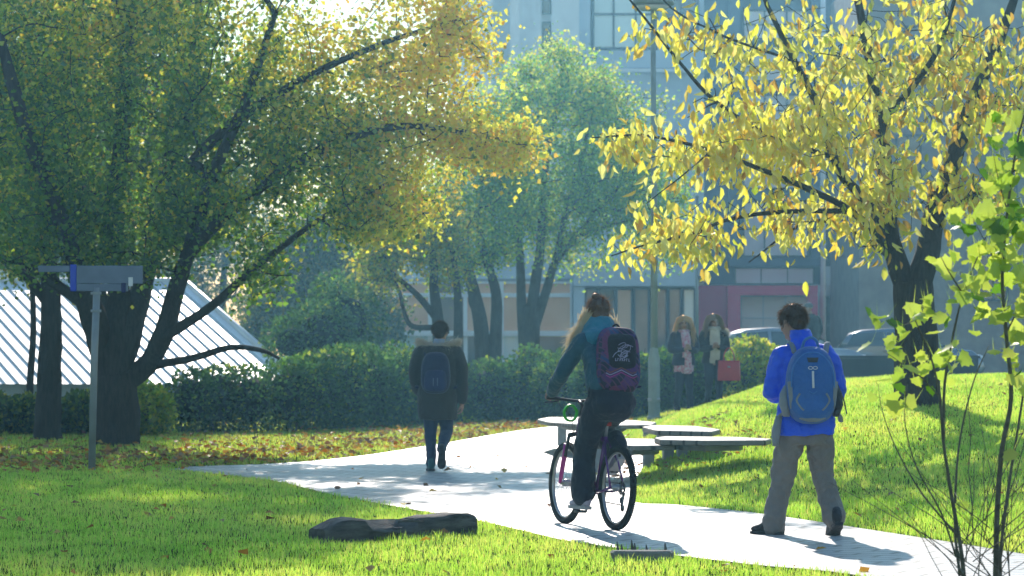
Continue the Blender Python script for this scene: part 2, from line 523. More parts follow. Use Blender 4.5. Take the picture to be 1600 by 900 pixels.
def grass_col(x, y, warm=0.0):
    n = len(x)
    f = np.sin(x * 1.7 + np.sin(y * .9) * 2) * 0.5 + np.sin(y * 0.8 + x * .6) * 0.5
    f2 = np.sin(x * 7 + 3 * np.sin(y * 3.1)) * np.sin(y * 4.3 + x)
    g = np.clip(0.5 + 0.22 * f + 0.18 * f2 + 0.25 * rng.standard_normal(n), 0, 1)[:, None]
    a = np.array([0.32, 0.62, 0.05]); b = np.array([0.74, 0.95, 0.18]); c = np.array([0.70, 0.64, 0.18])
    col = a * (1 - g) + b * g
    lump = np.clip(vnoise(np.stack([x * 1.1, y * .55, 0 * x], 1), 1.0, 6.0) * 1.3 + .5, 0, 1)[:, None]; lump2 = np.clip(vnoise(np.stack([x * 4, y * 2.2, 0 * x], 1), 1.0, 2.0) + .6, 0, 1)[:, None]
    col = col * (0.74 + .20 * lump + .20 * lump2)
    dry = (rng.random(n) < 0.05 + warm)[:, None]
    return np.where(dry, c * (0.7 + 0.5 * rng.random((n, 1))), col)

def view_keep(x, y, pad=0.5): return np.abs(x) < 0.168 * y + pad

def dens_near(x, y):
    right = np.interp(y, nearE[::-1][np.argsort(nearE[::-1][:, 1])][:, 1], nearE[::-1][np.argsort(nearE[::-1][:, 1])][:, 0])
    return np.where(view_keep(x, y) & ~in_poly(x, y, path_poly) & (x < right + 0.3), np.clip((23.0 / y) ** 1.3, 0, 1), 0)
x, y = scatter(330000, -7.5, 5, 17.0, 39, dens_near)
blades('lawn_grass', 'sunlit bright green mown grass on the near lawn', x, y, 0.052 + 0.04 * np.clip(vnoise(np.stack([x * 3.2, y * 1.7, 0 * x], 1), 1.0), -.5, 1), 0.0055 * (y / 23) ** 0.8, grass_col(x, y))

def dens_mound(x, y):
    u = 800 + FOC * x / y
    De = np.interp(u, [960, 985, 1200, 1400, 1600, 1800, 2300], [31, 30.3, 27.9, 25.0, 22.5, 20.4, 17.2])
    return np.where(view_keep(x, y, 1.0) & ~in_poly(x, y, path_poly) & (y > De - 1.2) & (u > 972), np.clip((25.0 / y) ** 1.0, 0, 1), 0)
x, y = scatter(420000, 0.9, 9.6, 19.5, 52, dens_mound)
gc = grass_col(x, y, 0.02)
blades('mound_grass', 'yellow-green sunlit grass on the bank beside the path', x, y, 0.06 + 0.035 * np.clip(vnoise(np.stack([x * 1.3, y * .8, x * 0], 1), 1.0), -0.5, 1), 0.0062 * (y / 25) ** 0.9, gc)

def dens_verge(x, y):
    u = 800 + FOC * x / y
    return np.where(view_keep(x, y, 1.0) & ~in_poly(x, y, path_poly) & ((u < 1000) | ((y > 46) & (u < 1240))), 0.8, 0)
x, y = scatter(150000, -12, 6.5, 37.5, 68, dens_verge)
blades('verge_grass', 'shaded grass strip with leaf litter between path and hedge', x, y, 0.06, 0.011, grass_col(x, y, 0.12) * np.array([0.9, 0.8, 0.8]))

# ---------------------------------------------------------------- fallen leaves
M_litter = leaf_mat('fallen_leaf', trans=0.35, gloss=0.08, tr_gain=(1.2, 1.0, 0.6))
def litter(name, label, x, y, size, pal, w, lift=0.03):
    n = len(x); pos = np.stack([x, y, H(x, y) + lift * rng.random(n)], 1)
    a = rng.random(n) * 6.283
    ax = np.stack([np.cos(a), np.sin(a), 0.5 * rng.standard_normal(n)], 1)
    sd = np.stack([-np.sin(a), np.cos(a), 0.5 * rng.standard_normal(n)], 1)
    ln = size * (0.6 + 0.8 * rng.random(n))
    me = leaf_mesh(name, pos, ax, sd, ln, ln * 0.8, pick(pal, w, n, 0.25), fold=0.3, curl=0.25)
    return tag(link_mesh(name, me, M_litter), label, kind='stuff')
PAL_FALL = [(0.55, 0.22, 0.03), (0.62, 0.36, 0.05), (0.30, 0.12, 0.03), (0.60, 0.45, 0.10), (0.35, 0.22, 0.10)]
def dens_lit(x, y):
    u = 800 + FOC * x / y
    pyy = 550 + FOC * 1.43 / y
    edge = np.exp(-((pyy - np.interp(u, [-50, 280, 440, 660, 860, 960], [728, 722, 712, 688, 664, 660])) / 17.0) ** 2)
    return np.where(view_keep(x, y, .6) & (u < 990) & ~in_poly(x, y, path_poly), 0.12 + 0.88 * edge * (0.35 + 0.65 * (np.sin(x * 2.1 + y) > -0.2)), 0)
x, y = scatter(15000, -9, 3, 37.5, 63, dens_lit)
litter('fallen_leaves', 'orange and brown fallen leaves lying along the far path edge', x, y, 0.10, PAL_FALL, [5, 5, 3, 4, 3], 0.07)
x, y = scatter(1500, -5.5, 8, 20, 44, lambda x, y: np.where(view_keep(x, y), np.where(in_poly(x, y, path_poly), 0.11, 0.24), 0))
litter('scattered_leaves', 'single dry leaves scattered thinly over the lawns', x, y, 0.075, PAL_FALL, [5, 3, 5, 3, 4], 0.06)
# leaf litter under the benches
x, y = scatter(1400, 1.0, 2.9, 35.5, 43.5, lambda x, y: np.full(len(x), 0.6))
litter('bench_litter', 'brown leaf litter on the paving under the low benches', x, y, 0.085, PAL_FALL, [4, 3, 5, 3, 5], 0.012)
# ================================================================ TREES
M_bark_dark = pm('dark_bark', (0.040, 0.034, 0.028), 0.9, var=0.45, scale=5, bump=1.0, bscale=14, stretch=(6, 6, 1))
M_bark_brown = pm('brown_bark', (0.065, 0.052, 0.042), 0.9, var=0.4, scale=6, bump=0.9, bscale=18, stretch=(6, 6, 1))
M_leaf_far = leaf_mat('autumn_foliage', trans=0.66, gloss=0.06, tr_gain=(1.3, 1.2, 0.8))
M_leaf_yellow = leaf_mat('yellow_foliage', trans=0.64, gloss=0.06, tr_gain=(1.25, 1.15, 0.6), rough=0.45)
M_leaf_green = leaf_mat('fresh_green_foliage', trans=0.6, gloss=0.05, tr_gain=(1.3, 1.2, 0.6), rough=0.4)
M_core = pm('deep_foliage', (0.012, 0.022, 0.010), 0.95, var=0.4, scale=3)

def lob(px, py, d, rx, ry, rd, w):
    """lobe from survey bearings; rx, ry in survey units at distance d, rd in metres"""
    c = at(px, py, d); k = d / FOC
    return (c.x, c.y, c.z, rx * k, rd, ry * k, w)

def stem(d, pts, r0, r1):
    out = []; n = len(pts)
    for i, p in enumerate(pts):
        dd = d + (p[2] if len(p) > 2 else 0)
        q = at(p[0], p[1], dd); t = i / (n - 1)
        out.append((q.x, q.y, q.z, r0 * (1 - t) + r1 * t))
    return out

def tree(name, label, loc, stems, lobes, ntips, per, spread, size, ratio, palf, matl, bark, tip_r=0.008, step=0.35, hang=0.0, shape=LEAF_DIAMOND, sides=(4, 10), curl=0.15, fold=0.25, up=0.05, gnarl=0.0, group=None, parts=True, bow=0.12, rad_col=None, tips=None):
    if tips is None: tips, _ = lobes_points(lobes, ntips)
    keep = tips[:, 2] > 0.4 + H(tips[:, 0], tips[:, 1]); tips = tips[keep]
    A, par, rr, tw = grow(stems, tips, step, tip_r, up=up, bow=bow)
    root = empty(name, (float(loc[0]), float(loc[1]), float(loc[2])), 0, label, 'tree', group)
    off = np.array([loc[0], loc[1], loc[2]], dtype=float)
    A = A - off
    link_mesh('trunk', wood_mesh('trunk', A, par, rr, sides, gnarl=gnarl), bark, root)
    pos, dr = twig_leaves(A, par, tw, per, spread)
    n = len(pos)
    ax = unit(dr) * 0.5 + rng.standard_normal((n, 3)) * 0.8 * (1 - 0.6 * min(1, hang)); ax[:, 2] -= hang * 1.6
    sd = rng.standard_normal((n, 3))
    ln = size * (0.5 + 0.8 * rng.random(n))
    cr_ = leaf_mesh('crown', pos, ax, sd, ln, ln * ratio, palf(pos + off), fold=fold, curl=curl, shape=shape)
    link_mesh('crown', cr_, matl, root)
    return root

def ground_pt(px, d):
    x = (px - 800) * d / FOC
    return (x, d, h1(x, d))

# ---- big maple, left
D = 49.0
mst = [stem(D, [(180, 712), (180, 690), (181, 650), (178, 610), (176, 585)], 0.42, 0.33),
       stem(D, [(176, 600), (160, 540), (140, 480, -.4), (118, 420, -.8), (90, 330, -1.4), (40, 200, -2), (0, 60, -2)], 0.24, 0.08),
       stem(D, [(176, 595), (182, 520), (186, 450, .2), (180, 360, .4), (190, 220, .6), (200, 40, .6), (210, -160, .4), (190, -420, .2)], 0.23, 0.07),
       stem(D, [(180, 590), (205, 520), (222, 450, .4), (240, 380, .8), (262, 260, 1.2), (300, 100, 1.6), (320, -120, 1.6)], 0.21, 0.06),
       stem(D, [(184, 602), (228, 572), (256, 520, -.3), (276, 450, -.6), (296, 390, -1.), (330, 280, -1.6), (390, 140, -2.2), (430, 20, -2.6)], 0.19, 0.05),
       stem(D, [(252, 528, -.3), (300, 500, -.8), (340, 470, -1.2), (420, 400, -2), (520, 330, -2.6), (600, 290, -3)], 0.09, 0.025),
       stem(D, [(196, 596), (240, 572), (300, 560, -.8), (360, 543, -1.3), (410, 548, -1.7), (436, 560, -1.9)], 0.085, 0.02),
       stem(D, [(290, 400, -1), (360, 330, -1.6), (470, 250, -2.2), (600, 200, -2.8), (720, 205, -3.4), (810, 225, -3.8)], 0.11, 0.02),
       stem(D, [(300, 250, -1.5), (380, 180, -2.), (500, 110, -2.4), (620, 60, -2.6), (720, 30, -2.8)], 0.09, 0.02),
       stem(D, [(140, 480, -.4), (80, 440, -1), (30, 410, -1.5), (-30, 400, -2)], 0.10, 0.03),
       stem(D, [(182, 520), (150, 440, 1.), (120, 330, 1.8), (100, 180, 2.2), (110, 20, 2.4)], 0.12, 0.04)]
ml = [lob(150, 110, D, 250, 190, 2.8, 10), lob(40, 270, D - 1, 160, 130, 2.2, 5), lob(330, 130, D, 170, 190, 2.6, 8), lob(480, 160, D - 1.5, 190, 150, 2.0, 7.5),
      lob(330, 310, D - 1, 200, 90, 2.2, 6), lob(560, 250, D - 2.2, 170, 110, 1.4, 6), lob(650, 110, D - 2, 130, 110, 1.1, 3.4), lob(700, 40, D - 2.4, 90, 75, .9, 1.7),
      lob(730, 215, D - 3, 90, 45, 1.1, 2.6), lob(805, 228, D - 3.7, 52, 26, .6, 1.1), lob(620, 335, D - 2.7, 75, 34, 1.0, 1.5), lob(200, 340, D, 200, 70, 2.4, 4), lob(560, 350, D - 2.6, 60, 22, .8, .6),
      lob(160, -190, D, 330, 140, 3.2, 13), lob(250, -420, D, 270, 160, 3.2, 30), lob(270, -600, D + .5, 230, 110, 2.8, 22), lob(200, 30, D + .5, 210, 90, 2.4, 6), lob(500, -190, D - .5, 150, 110, 2.2, 6), lob(480, -60, D - 1, 260, 90, 2.6, 6), lob(-80, 60, D, 150, 200, 2.6, 5), lob(150, 390, D - 1, 130, 40, 1.6, 1.2), lob(20, 380, D - 2, 60, 50, 1., .7), lob(410, 420, D - 1.6, 60, 60, 1, .6)]
def pal_maple(p):
    n = len(p); u = 800 + FOC * p[:, 0] / p[:, 1]; v = 550 - FOC * (p[:, 2] - EYE) / p[:, 1]
    f = vnoise(p, 0.55, 3.0) * 1.6 + 0.4 * rng.standard_normal(n)
    edge = np.clip((u - 330) / 420, 0, 1) + np.clip((240 - v) / 700, -.2, .3) + 0.35 * f
    w = np.stack([np.clip(1.35 - edge * 1.35, .10, 9), np.clip(0.75 - abs(edge - .45), .1, 1), np.clip(edge * 1.4, .14, 3), np.clip(edge * .9 - .3, .04, 2) * (v < 345), np.clip(1.3 - edge * 2.2, .02, 3)], 1)
    return pick([(0.22, 0.40, 0.05), (0.60, 0.66, 0.06), (0.98, 0.80, 0.10), (0.97, 0.60, 0.08), (0.10, 0.24, 0.035)], w, n, 0.2)
gp = ground_pt(180, D)
tree('maple_tree', 'large spreading maple with dark forked trunk, green crown turning orange towards the path', gp, mst, ml, 2600, 64, 0.18, 0.082, 0.85, pal_maple, M_leaf_far, M_bark_dark, tip_r=0.007, step=0.35, gnarl=0.03)

# ---- second trunk and thin trunk, far left
D = 52.0
s2 = [stem(D, [(75, 700), (75, 640), (78, 560), (80, 480), (76, 400), (70, 300), (90, 150), (90, 0)], 0.24, 0.08), stem(D, [(80, 480), (40, 430), (0, 400), (-50, 330)], 0.1, 0.03)]
l2 = [lob(60, 180, D, 150, 170, 2., 5), lob(-40, 330, D, 80, 70, 1.2, 2), lob(10, 30, D, 160, 110, 2.0, 4), lob(-60, -250, D, 220, 150, 2.4, 5)]
def pal_dark(p): return pick([(0.18, 0.34, 0.04), (0.34, 0.48, 0.05), (0.70, 0.60, 0.06)], [5, 3, 1.3], len(p), 0.2)
tree('maple_tree', 'straight dark trunk standing close left of the big forked maple', ground_pt(75, D), s2, l2, 480, 70, 0.17, 0.085, 0.8, pal_dark, M_leaf_far, M_bark_dark, gnarl=0.03)
D = 58.0
s3 = [stem(D, [(46, 690), (47, 600), (52, 520), (50, 440), (44, 360), (30, 250)], 0.075, 0.03)]
l3 = [lob(20, 390, D, 60, 50, .9, 2), lob(40, 290, D, 70, 80, 1.0, 2)]
def pal_yg(p): return pick([(0.18, 0.30, 0.03), (0.46, 0.52, 0.04), (0.74, 0.60, 0.05)], [3, 4, 2], len(p), 0.2)
tree('young_tree', 'slender young tree with yellowing leaves at the far left edge', ground_pt(46, D), s3, l3, 120, 36, 0.15, 0.09, 0.8, pal_yg, M_leaf_far, M_bark_dark)

# ---- three trees behind the hedge, middle
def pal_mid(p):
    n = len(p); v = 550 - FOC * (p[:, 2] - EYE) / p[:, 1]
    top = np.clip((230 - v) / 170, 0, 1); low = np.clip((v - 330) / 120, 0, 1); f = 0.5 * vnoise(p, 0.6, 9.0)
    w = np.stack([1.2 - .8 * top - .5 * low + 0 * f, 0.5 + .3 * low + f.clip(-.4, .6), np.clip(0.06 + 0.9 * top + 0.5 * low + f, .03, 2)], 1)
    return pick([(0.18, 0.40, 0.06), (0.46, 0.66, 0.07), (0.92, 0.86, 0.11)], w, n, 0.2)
D = 80.0
sC = [stem(D, [(826, 600), (826, 560), (828, 520), (832, 480)], 0.30, 0.22), stem(D, [(820, 560), (815, 480), (812, 400), (800, 300), (800, 180), (820, 110)], 0.15, 0.05),
      stem(D, [(830, 490), (838, 430), (845, 380), (850, 280), (870, 160), (880, 90)], 0.16, 0.04), stem(D, [(832, 520), (855, 450), (868, 410), (900, 370), (950, 310), (1000, 260)], 0.14, 0.04),
      stem(D, [(868, 410), (885, 330), (910, 240), (930, 150)], .09, .03), stem(D, [(900, 370), (960, 350), (1020, 340)], .06, .02)]
lC = [lob(890, 250, D, 150, 130, 2.6, 9), lob(985, 290, D, 105, 95, 2., 5), lob(880, 130, D, 110, 55, 1.8, 3.5), lob(830, 330, D, 80, 80, 1.6, 3), lob(1040, 380, D, 55, 45, 1., 1.2), lob(960, 180, D, 90, 60, 1.6, 2.2), lob(900, 400, D, 60, 34, 1., .8), lob(870, 86, D, 30, 22, .6, .4)]
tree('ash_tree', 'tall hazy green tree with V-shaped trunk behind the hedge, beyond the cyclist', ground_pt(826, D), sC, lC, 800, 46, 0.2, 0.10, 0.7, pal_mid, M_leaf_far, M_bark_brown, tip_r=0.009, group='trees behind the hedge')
D = 78.0
sB = [stem(D, [(757, 610), (756, 570), (750, 500), (736, 440), (722, 390), (700, 300), (690, 220)], 0.24, 0.05), stem(D, [(773, 610), (774, 540), (776, 470), (768, 430), (752, 380), (750, 300), (770, 200)], 0.19, 0.04), stem(D, [(750, 500), (735, 470), (738, 440), (725, 380)], .07, .03)]
lB = [lob(740, 300, D, 100, 100, 1.9, 5), lob(790, 200, D, 80, 90, 1.6, 4), lob(700, 390, D, 60, 40, 1.2, 1.4), lob(770, 390, D, 50, 30, 1.0, .8)]
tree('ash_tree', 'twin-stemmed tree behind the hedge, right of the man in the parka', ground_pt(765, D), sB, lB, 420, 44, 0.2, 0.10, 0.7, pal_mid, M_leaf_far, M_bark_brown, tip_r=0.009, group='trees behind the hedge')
D = 74.0
sA = [stem(D, [(690, 610), (688, 560), (684, 500), (678, 450), (676, 400), (660, 320)], 0.19, 0.06), stem(D, [(716, 610), (716, 560), (716, 480), (712, 430), (702, 360)], 0.16, 0.05),
      stem(D, [(684, 500), (660, 470), (640, 450), (610, 425), (590, 400), (575, 350)], .09, .03), stem(D, [(680, 512), (645, 510), (632, 490), (622, 450), (600, 420)], .075, .03)]
lA = [lob(640, 380, D, 80, 46, 1.6, 4), lob(590, 400, D, 50, 50, 1.2, 2), lob(690, 350, D, 70, 60, 1.4, 3), lob(650, 300, D, 90, 70, 1.6, 3), lob(700, 430, D, 40, 20, .8, .6)]
tree('ash_tree', 'low-forked tree with an elbowed limb behind the hedge, beside the parka man\'s head', ground_pt(690, D), sA, lA, 330, 36, 0.18, 0.10, 0.7, pal_yg, M_leaf_far, M_bark_brown, tip_r=0.009, group='trees behind the hedge')

# ---- hazy trees beyond the white roof
def pal_haze(p): return pick([(0.08, 0.14, 0.03), (0.16, 0.22, 0.03), (0.4, 0.33, 0.05)], [5, 3, 1], len(p), 0.2)
def far_tree(px, d, top, base, w, label, tips=260):
    st = [stem(d, [(px, 620), (px + 4, 520), (px - 3, base), (px + 5, (base + top) / 2), (px, top + 20)], 0.22, 0.05)]
    lb = [lob(px, (top + base) / 2, d, w, (base - top) / 2, 2., 5), lob(px - w * .6, base - 20, d, w * .5, 50, 1.3, 2), lob(px + w * .6, base - 10, d, w * .5, 50, 1.3, 2), lob(px + w * .2, top + 30, d, w * .5, 40, 1.2, 1.5)]
    tree('hazy_tree', label, ground_pt(px, d), st, lb, tips, 44, 0.28, 0.15, 0.75, pal_haze, M_leaf_far, M_bark_brown, tip_r=0.012, group='hazy trees beyond the roof')
far_tree(470, 92, 330, 520, 95, 'hazy rounded tree beyond the right end of the white roof', 340)
far_tree(350, 112, 260, 470, 110, 'hazy tree behind the peak of the white roof, mostly hidden by the big maple', 280)
far_tree(186, 66, -60, 330, 175, 'tall hazy tree added behind the big maple to darken the gaps in its crown', 620)  # added tree: darkens sky gaps behind the maple, shades the verge
far_tree(120, 116, 150, 430, 110, 'hazy tree beyond the white roof behind the straight dark trunk', 300)
far_tree(560, 96, 250, 520, 70, 'hazy tree between the white roof and the glazed wing', 260)

# ---- yellow tree on the bank, right
D = 40.0
sy = [stem(D, [(1440, 690), (1437, 655), (1434, 630), (1433, 595), (1432, 540), (1428, 470), (1426, 440)], 0.34, 0.24),
      stem(D, [(1424, 460), (1405, 420), (1392, 370), (1386, 300, -.3), (1375, 190, -.6), (1352, 60, -.8), (1330, -60, -.8)], 0.16, 0.04),
      stem(D, [(1430, 450), (1448, 400), (1462, 330, .3), (1490, 250, .5), (1520, 160, .6), (1570, 40, .6), (1600, -50, .6)], 0.18, 0.045),
      stem(D, [(1392, 370), (1350, 310, -.8), (1310, 265, -1.4), (1280, 170, -1.9), (1240, 95, -2.2), (1200, 10, -2.5), (1180, -60, -2.6)], 0.075, 0.018),
      stem(D, [(1300, 245, -1.5), (1210, 215, -2.2), (1120, 160, -2.9), (1060, 95, -3.3), (1000, 20, -3.6), (975, -10, -3.7)], 0.035, 0.009),
      stem(D, [(1395, 395), (1330, 330, -1), (1250, 290, -1.8), (1190, 265, -2.4), (1110, 235, -3), (1010, 212, -3.5), (925, 215, -3.9)], 0.05, 0.008),
      stem(D, [(1330, 330, -1), (1240, 330, -1.8), (1150, 340, -2.5), (1080, 365, -3), (1000, 385, -3.4), (955, 400, -3.6)], 0.035, 0.007),
      stem(D, [(1462, 330, .3), (1530, 300, -.2), (1590, 260, -.6), (1650, 240, -1)], 0.06, 0.02),
      stem(D, [(1400, 410), (1330, 360, .4), (1270, 345, .6), (1220, 372, .7), (1170, 410, .8)], .035, .008),
      stem(D, [(1110, 235, -3), (1060, 280, -3.3), (1010, 318, -3.5)], .012, .006),
      stem(D, [(1240, 95, -2.2), (1140, 60, -3), (1060, 20, -3.4), (1020, -20, -3.5)], .02, .008),
      stem(D, [(1375, 190, -.6), (1440, 120, -1.2), (1480, 40, -1.6), (1500, -40, -1.8)], .05, .015)]
ly = [lob(1460, 90, D, 170, 150, 2.2, 9), lob(1310, 150, D - 1.6, 130, 150, 1.8, 7), lob(1220, 220, D - 2.2, 110, 90, 1.4, 6), lob(1130, 190, D - 2.8, 80, 70, 1.0, 2.2), lob(1080, 235, D - 3.1, 70, 40, .7, 2.0),
      lob(985, 214, D - 3.7, 65, 16, .3, 1.1), lob(1090, 350, D - 3, 95, 42, .7, 2.6), lob(1000, 388, D - 3.4, 48, 20, .4, .7), lob(1240, 340, D - 1.5, 100, 45, 1., 2.2), lob(1380, 300, D - 1, 90, 80, 1.4, 4),
      lob(1560, 170, D, 100, 150, 1.8, 5), lob(1500, 290, D - .5, 90, 60, 1.2, 2.4), lob(1180, 70, D - 2.8, 110, 75, .9, 2.4), lob(1080, 60, D - 3.2, 60, 50, .5, .6), lob(1012, 318, D - 3.4, 22, 18, .2, .3), lob(1110, 400, D - 2.8, 22, 20, .3, .3), lob(1005, 55, D - 3.5, 32, 34, .3, .3),
      lob(1400, -90, D, 260, 60, 2.0, 1.2), lob(1350, 380, D - .8, 60, 26, .8, .6)]
def pal_yel(p):
    n = len(p); u = 800 + FOC * p[:, 0] / p[:, 1]
    g = np.clip((u - 1330) / 300, 0, .8)
    return pick([(0.96, 0.86, 0.16), (0.97, 0.92, 0.36), (0.92, 0.68, 0.09), (0.62, 0.70, 0.07), (0.55, 0.36, 0.05)], np.stack([5 - 3 * g, 3 - 2 * g, 1.6 + g, .5 + 4 * g, .5 + 2.5 * g], 1), n, 0.16)
tree('cherry_tree', 'bright yellow autumn tree with hanging leaves, dark trunk on the grassy bank', ground_pt(1436, D), sy, ly, 660, 9, 0.14, 0.15, 0.46, pal_yel, M_leaf_yellow, M_bark_dark, tip_r=0.0045, step=0.22, hang=0.85, shape=LEAF_OVAL, sides=(4, 10), curl=0.34, fold=0.5, up=0.06, gnarl=0.02, bow=0.2)

# ---- leafy masses: hedges, bushes
def leaf_mass(name, label, cat, boxes, n, size, pal, core=True, group=None, mat=None, lump=0.22, stems=0, shrink=0.62):
    """boxes: lumps (x, y, z, rx, ry, rz) in world metres"""
    B = np.array(boxes, dtype=float); vol = (B[:, 3] * B[:, 4] * B[:, 5]) ** 0.8; idx = rng.choice(len(B), n, p=vol / vol.sum())
    d = unit(rng.standard_normal((n, 3))); r = 1 - np.abs(rng.standard_normal((n, 1))) * 0.2
    p = B[idx, :3] + d * r.clip(.25, 1.15) * B[idx, 3:6]
    nz = vnoise(p, 1.1, 2.0)[:, None]; p = p + d * nz * lump * B[idx, 3:6]
    g = H(p[:, 0], p[:, 1]); p[:, 2] = np.where(p[:, 2] < g + 0.03, g + 0.03 + 0.4 * rng.random(n), p[:, 2])
    loc = (float(B[:, 0].mean()), float(B[:, 1].mean()), h1(B[:, 0].mean(), B[:, 1].mean()))
    root = empty(name, loc, 0, label, cat, group); off = np.array(loc)
    ax = d * 0.7 + rng.standard_normal((n, 3)) * 0.7; sd = rng.standard_normal((n, 3)); ln = size * (0.6 + 0.7 * rng.random(n))
    link_mesh('foliage', leaf_mesh('foliage', p - off, ax, sd, ln, ln * 0.7, pal(p), fold=0.25), mat or M_leaf_far, root)
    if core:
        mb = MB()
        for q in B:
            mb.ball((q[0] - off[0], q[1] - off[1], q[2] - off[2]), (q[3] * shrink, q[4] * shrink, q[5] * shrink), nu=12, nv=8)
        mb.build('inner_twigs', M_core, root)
    if stems:
        for k in range(stems):
            mb = MB(); q = B[k % len(B)]; x, y = q[0] + rng.uniform(-.5, .5) * q[3], q[1] + rng.uniform(-.5, .5) * q[4]
            z0 = h1(x, y)
            mb.tube([(x - off[0], y - off[1], z0 - off[2] - .05), (x - off[0] + rng.uniform(-.1, .1), y - off[1], z0 + q[5] - off[2]), (x - off[0] + rng.uniform(-.3, .3), y - off[1], q[2] + q[5] * .9 - off[2])], [.02, .014, .006], 5)
            mb.build('stem', M_bark_brown, root)
    return root

def hedge_boxes(prof, step=0.55, thick=0.8):
    """prof: (px, top_py, d)"""
    out = []; P = [at(a, b, c) for a, b, c in prof]
    for i in range(len(P) - 1):
        L = (P[i + 1] - P[i]).length; k = max(1, int(L / step))
        for j in range(k):
            q = P[i].lerp(P[i + 1], (j + rng.random() * .6) / k); g = h1(q.x, q.y); hh = max(0.3, q.z - g) * (0.9 + 0.2 * rng.random())
            out.append((q.x, q.y + rng.uniform(-.2, .2), g + hh * 0.5, step * 0.95, thick, hh * 0.55))
    return out
def pal_hedge(p):
    n = len(p); f = vnoise(p, 0.9, 4.0)[:, None]
    return pick([(0.05, 0.14, 0.035), (0.085, 0.20, 0.04), (0.27, 0.37, 0.045)], np.concatenate([1.3 - f, 1 + 0 * f, np.clip(0.18 + f, .04, 2)], 1), n, 0.2)
hb = hedge_boxes([(275, 575, 56), (330, 568, 56.5), (430, 560, 57), (520, 548, 58.5), (600, 552, 61), (690, 556, 64), (780, 560, 65), (860, 556, 63), (910, 552, 60.5)], thick=0.9)
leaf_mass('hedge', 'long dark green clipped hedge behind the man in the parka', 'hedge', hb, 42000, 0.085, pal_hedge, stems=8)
hb = hedge_boxes([(925, 552, 60), (960, 545, 59), (1010, 540, 58.6), (1060, 545, 58.4), (1135, 556, 58.4)], thick=0.9)
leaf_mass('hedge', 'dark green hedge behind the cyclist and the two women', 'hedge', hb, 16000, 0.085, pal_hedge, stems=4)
def pal_bush(p): return pick([(0.20, 0.34, 0.03), (0.42, 0.54, 0.05), (0.66, 0.66, 0.08)], [3, 4, 2], len(p), 0.2)
hb = [(*at(1150, 588, 60), .55, .5, .62), (*at(1178, 580, 60.4), .5, .5, .62), (*at(1172, 560, 60.5), .34, .4, .5), (*at(1205, 592, 60.3), .3, .4, .4)]
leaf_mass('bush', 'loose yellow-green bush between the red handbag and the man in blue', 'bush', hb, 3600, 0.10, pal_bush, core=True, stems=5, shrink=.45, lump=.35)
hb = hedge_boxes([(-40, 610, 55), (20, 612, 55), (60, 630, 55.5), (130, 620, 55.5), (150, 610, 55.5)], thick=.7)
leaf_mass('hedge', 'patchy yellow-green hedge between the straight trunk and the left edge', 'hedge', hb, 9000, 0.09, lambda p: pick([(0.06, .12, .02), (.13, .22, .02), (.36, .38, .04)], [5, 3, 1.6], len(p), .2), stems=4)
hb = hedge_boxes([(205, 590, 54), (262, 600, 54.5)], thick=.6)
leaf_mass('bush', 'sunlit leafy bush just right of the forked maple trunk', 'bush', hb, 4200, 0.09, pal_bush, stems=4, shrink=.5)
hb = [(*at(500, 520, 70), .9, .7, .8), (*at(455, 535, 70), .7, .6, .6), (*at(545, 500, 71), .8, .6, 1.0), (*at(520, 480, 72), .6, .6, .8)]
leaf_mass('bush', 'pale green shrub growing above the hedge by the end of the white roof', 'bush', hb, 5200, 0.10, pal_hedge, stems=3, shrink=.5)

# ---- maple sapling at the right edge, near
def maple_leaf(mb_v, mb_f, mb_c, c, ax, sd, s, col):
    nor = ax.cross(sd).normalized(); sd = nor.cross(ax).normalized()
    out = [(0, 0.0), (.26, .02), (.48, .0), (.45, .2), (.60, .42), (.45, .47), (.38, .56), (.29, .76), (.16, .75), (0, 1.0)]
    pts = [(x, y) for x, y in out] + [(-x, y) for x, y in reversed(out[1:-1])]
    b = len(mb_v)
    for x, y in pts:
        mb_v.append(c + sd * (x * s) + ax * (y * s) - nor * (s * (0.18 * y * y + 0.22 * abs(x)) * 1.0)); mb_c.append(col)
    mb_v.append(c + ax * (.42 * s) - nor * (s * .03)); mb_c.append(col)
    n = len(pts)
    for i in range(n): mb_f.append((b + n, b + i, b + (i + 1) % n))

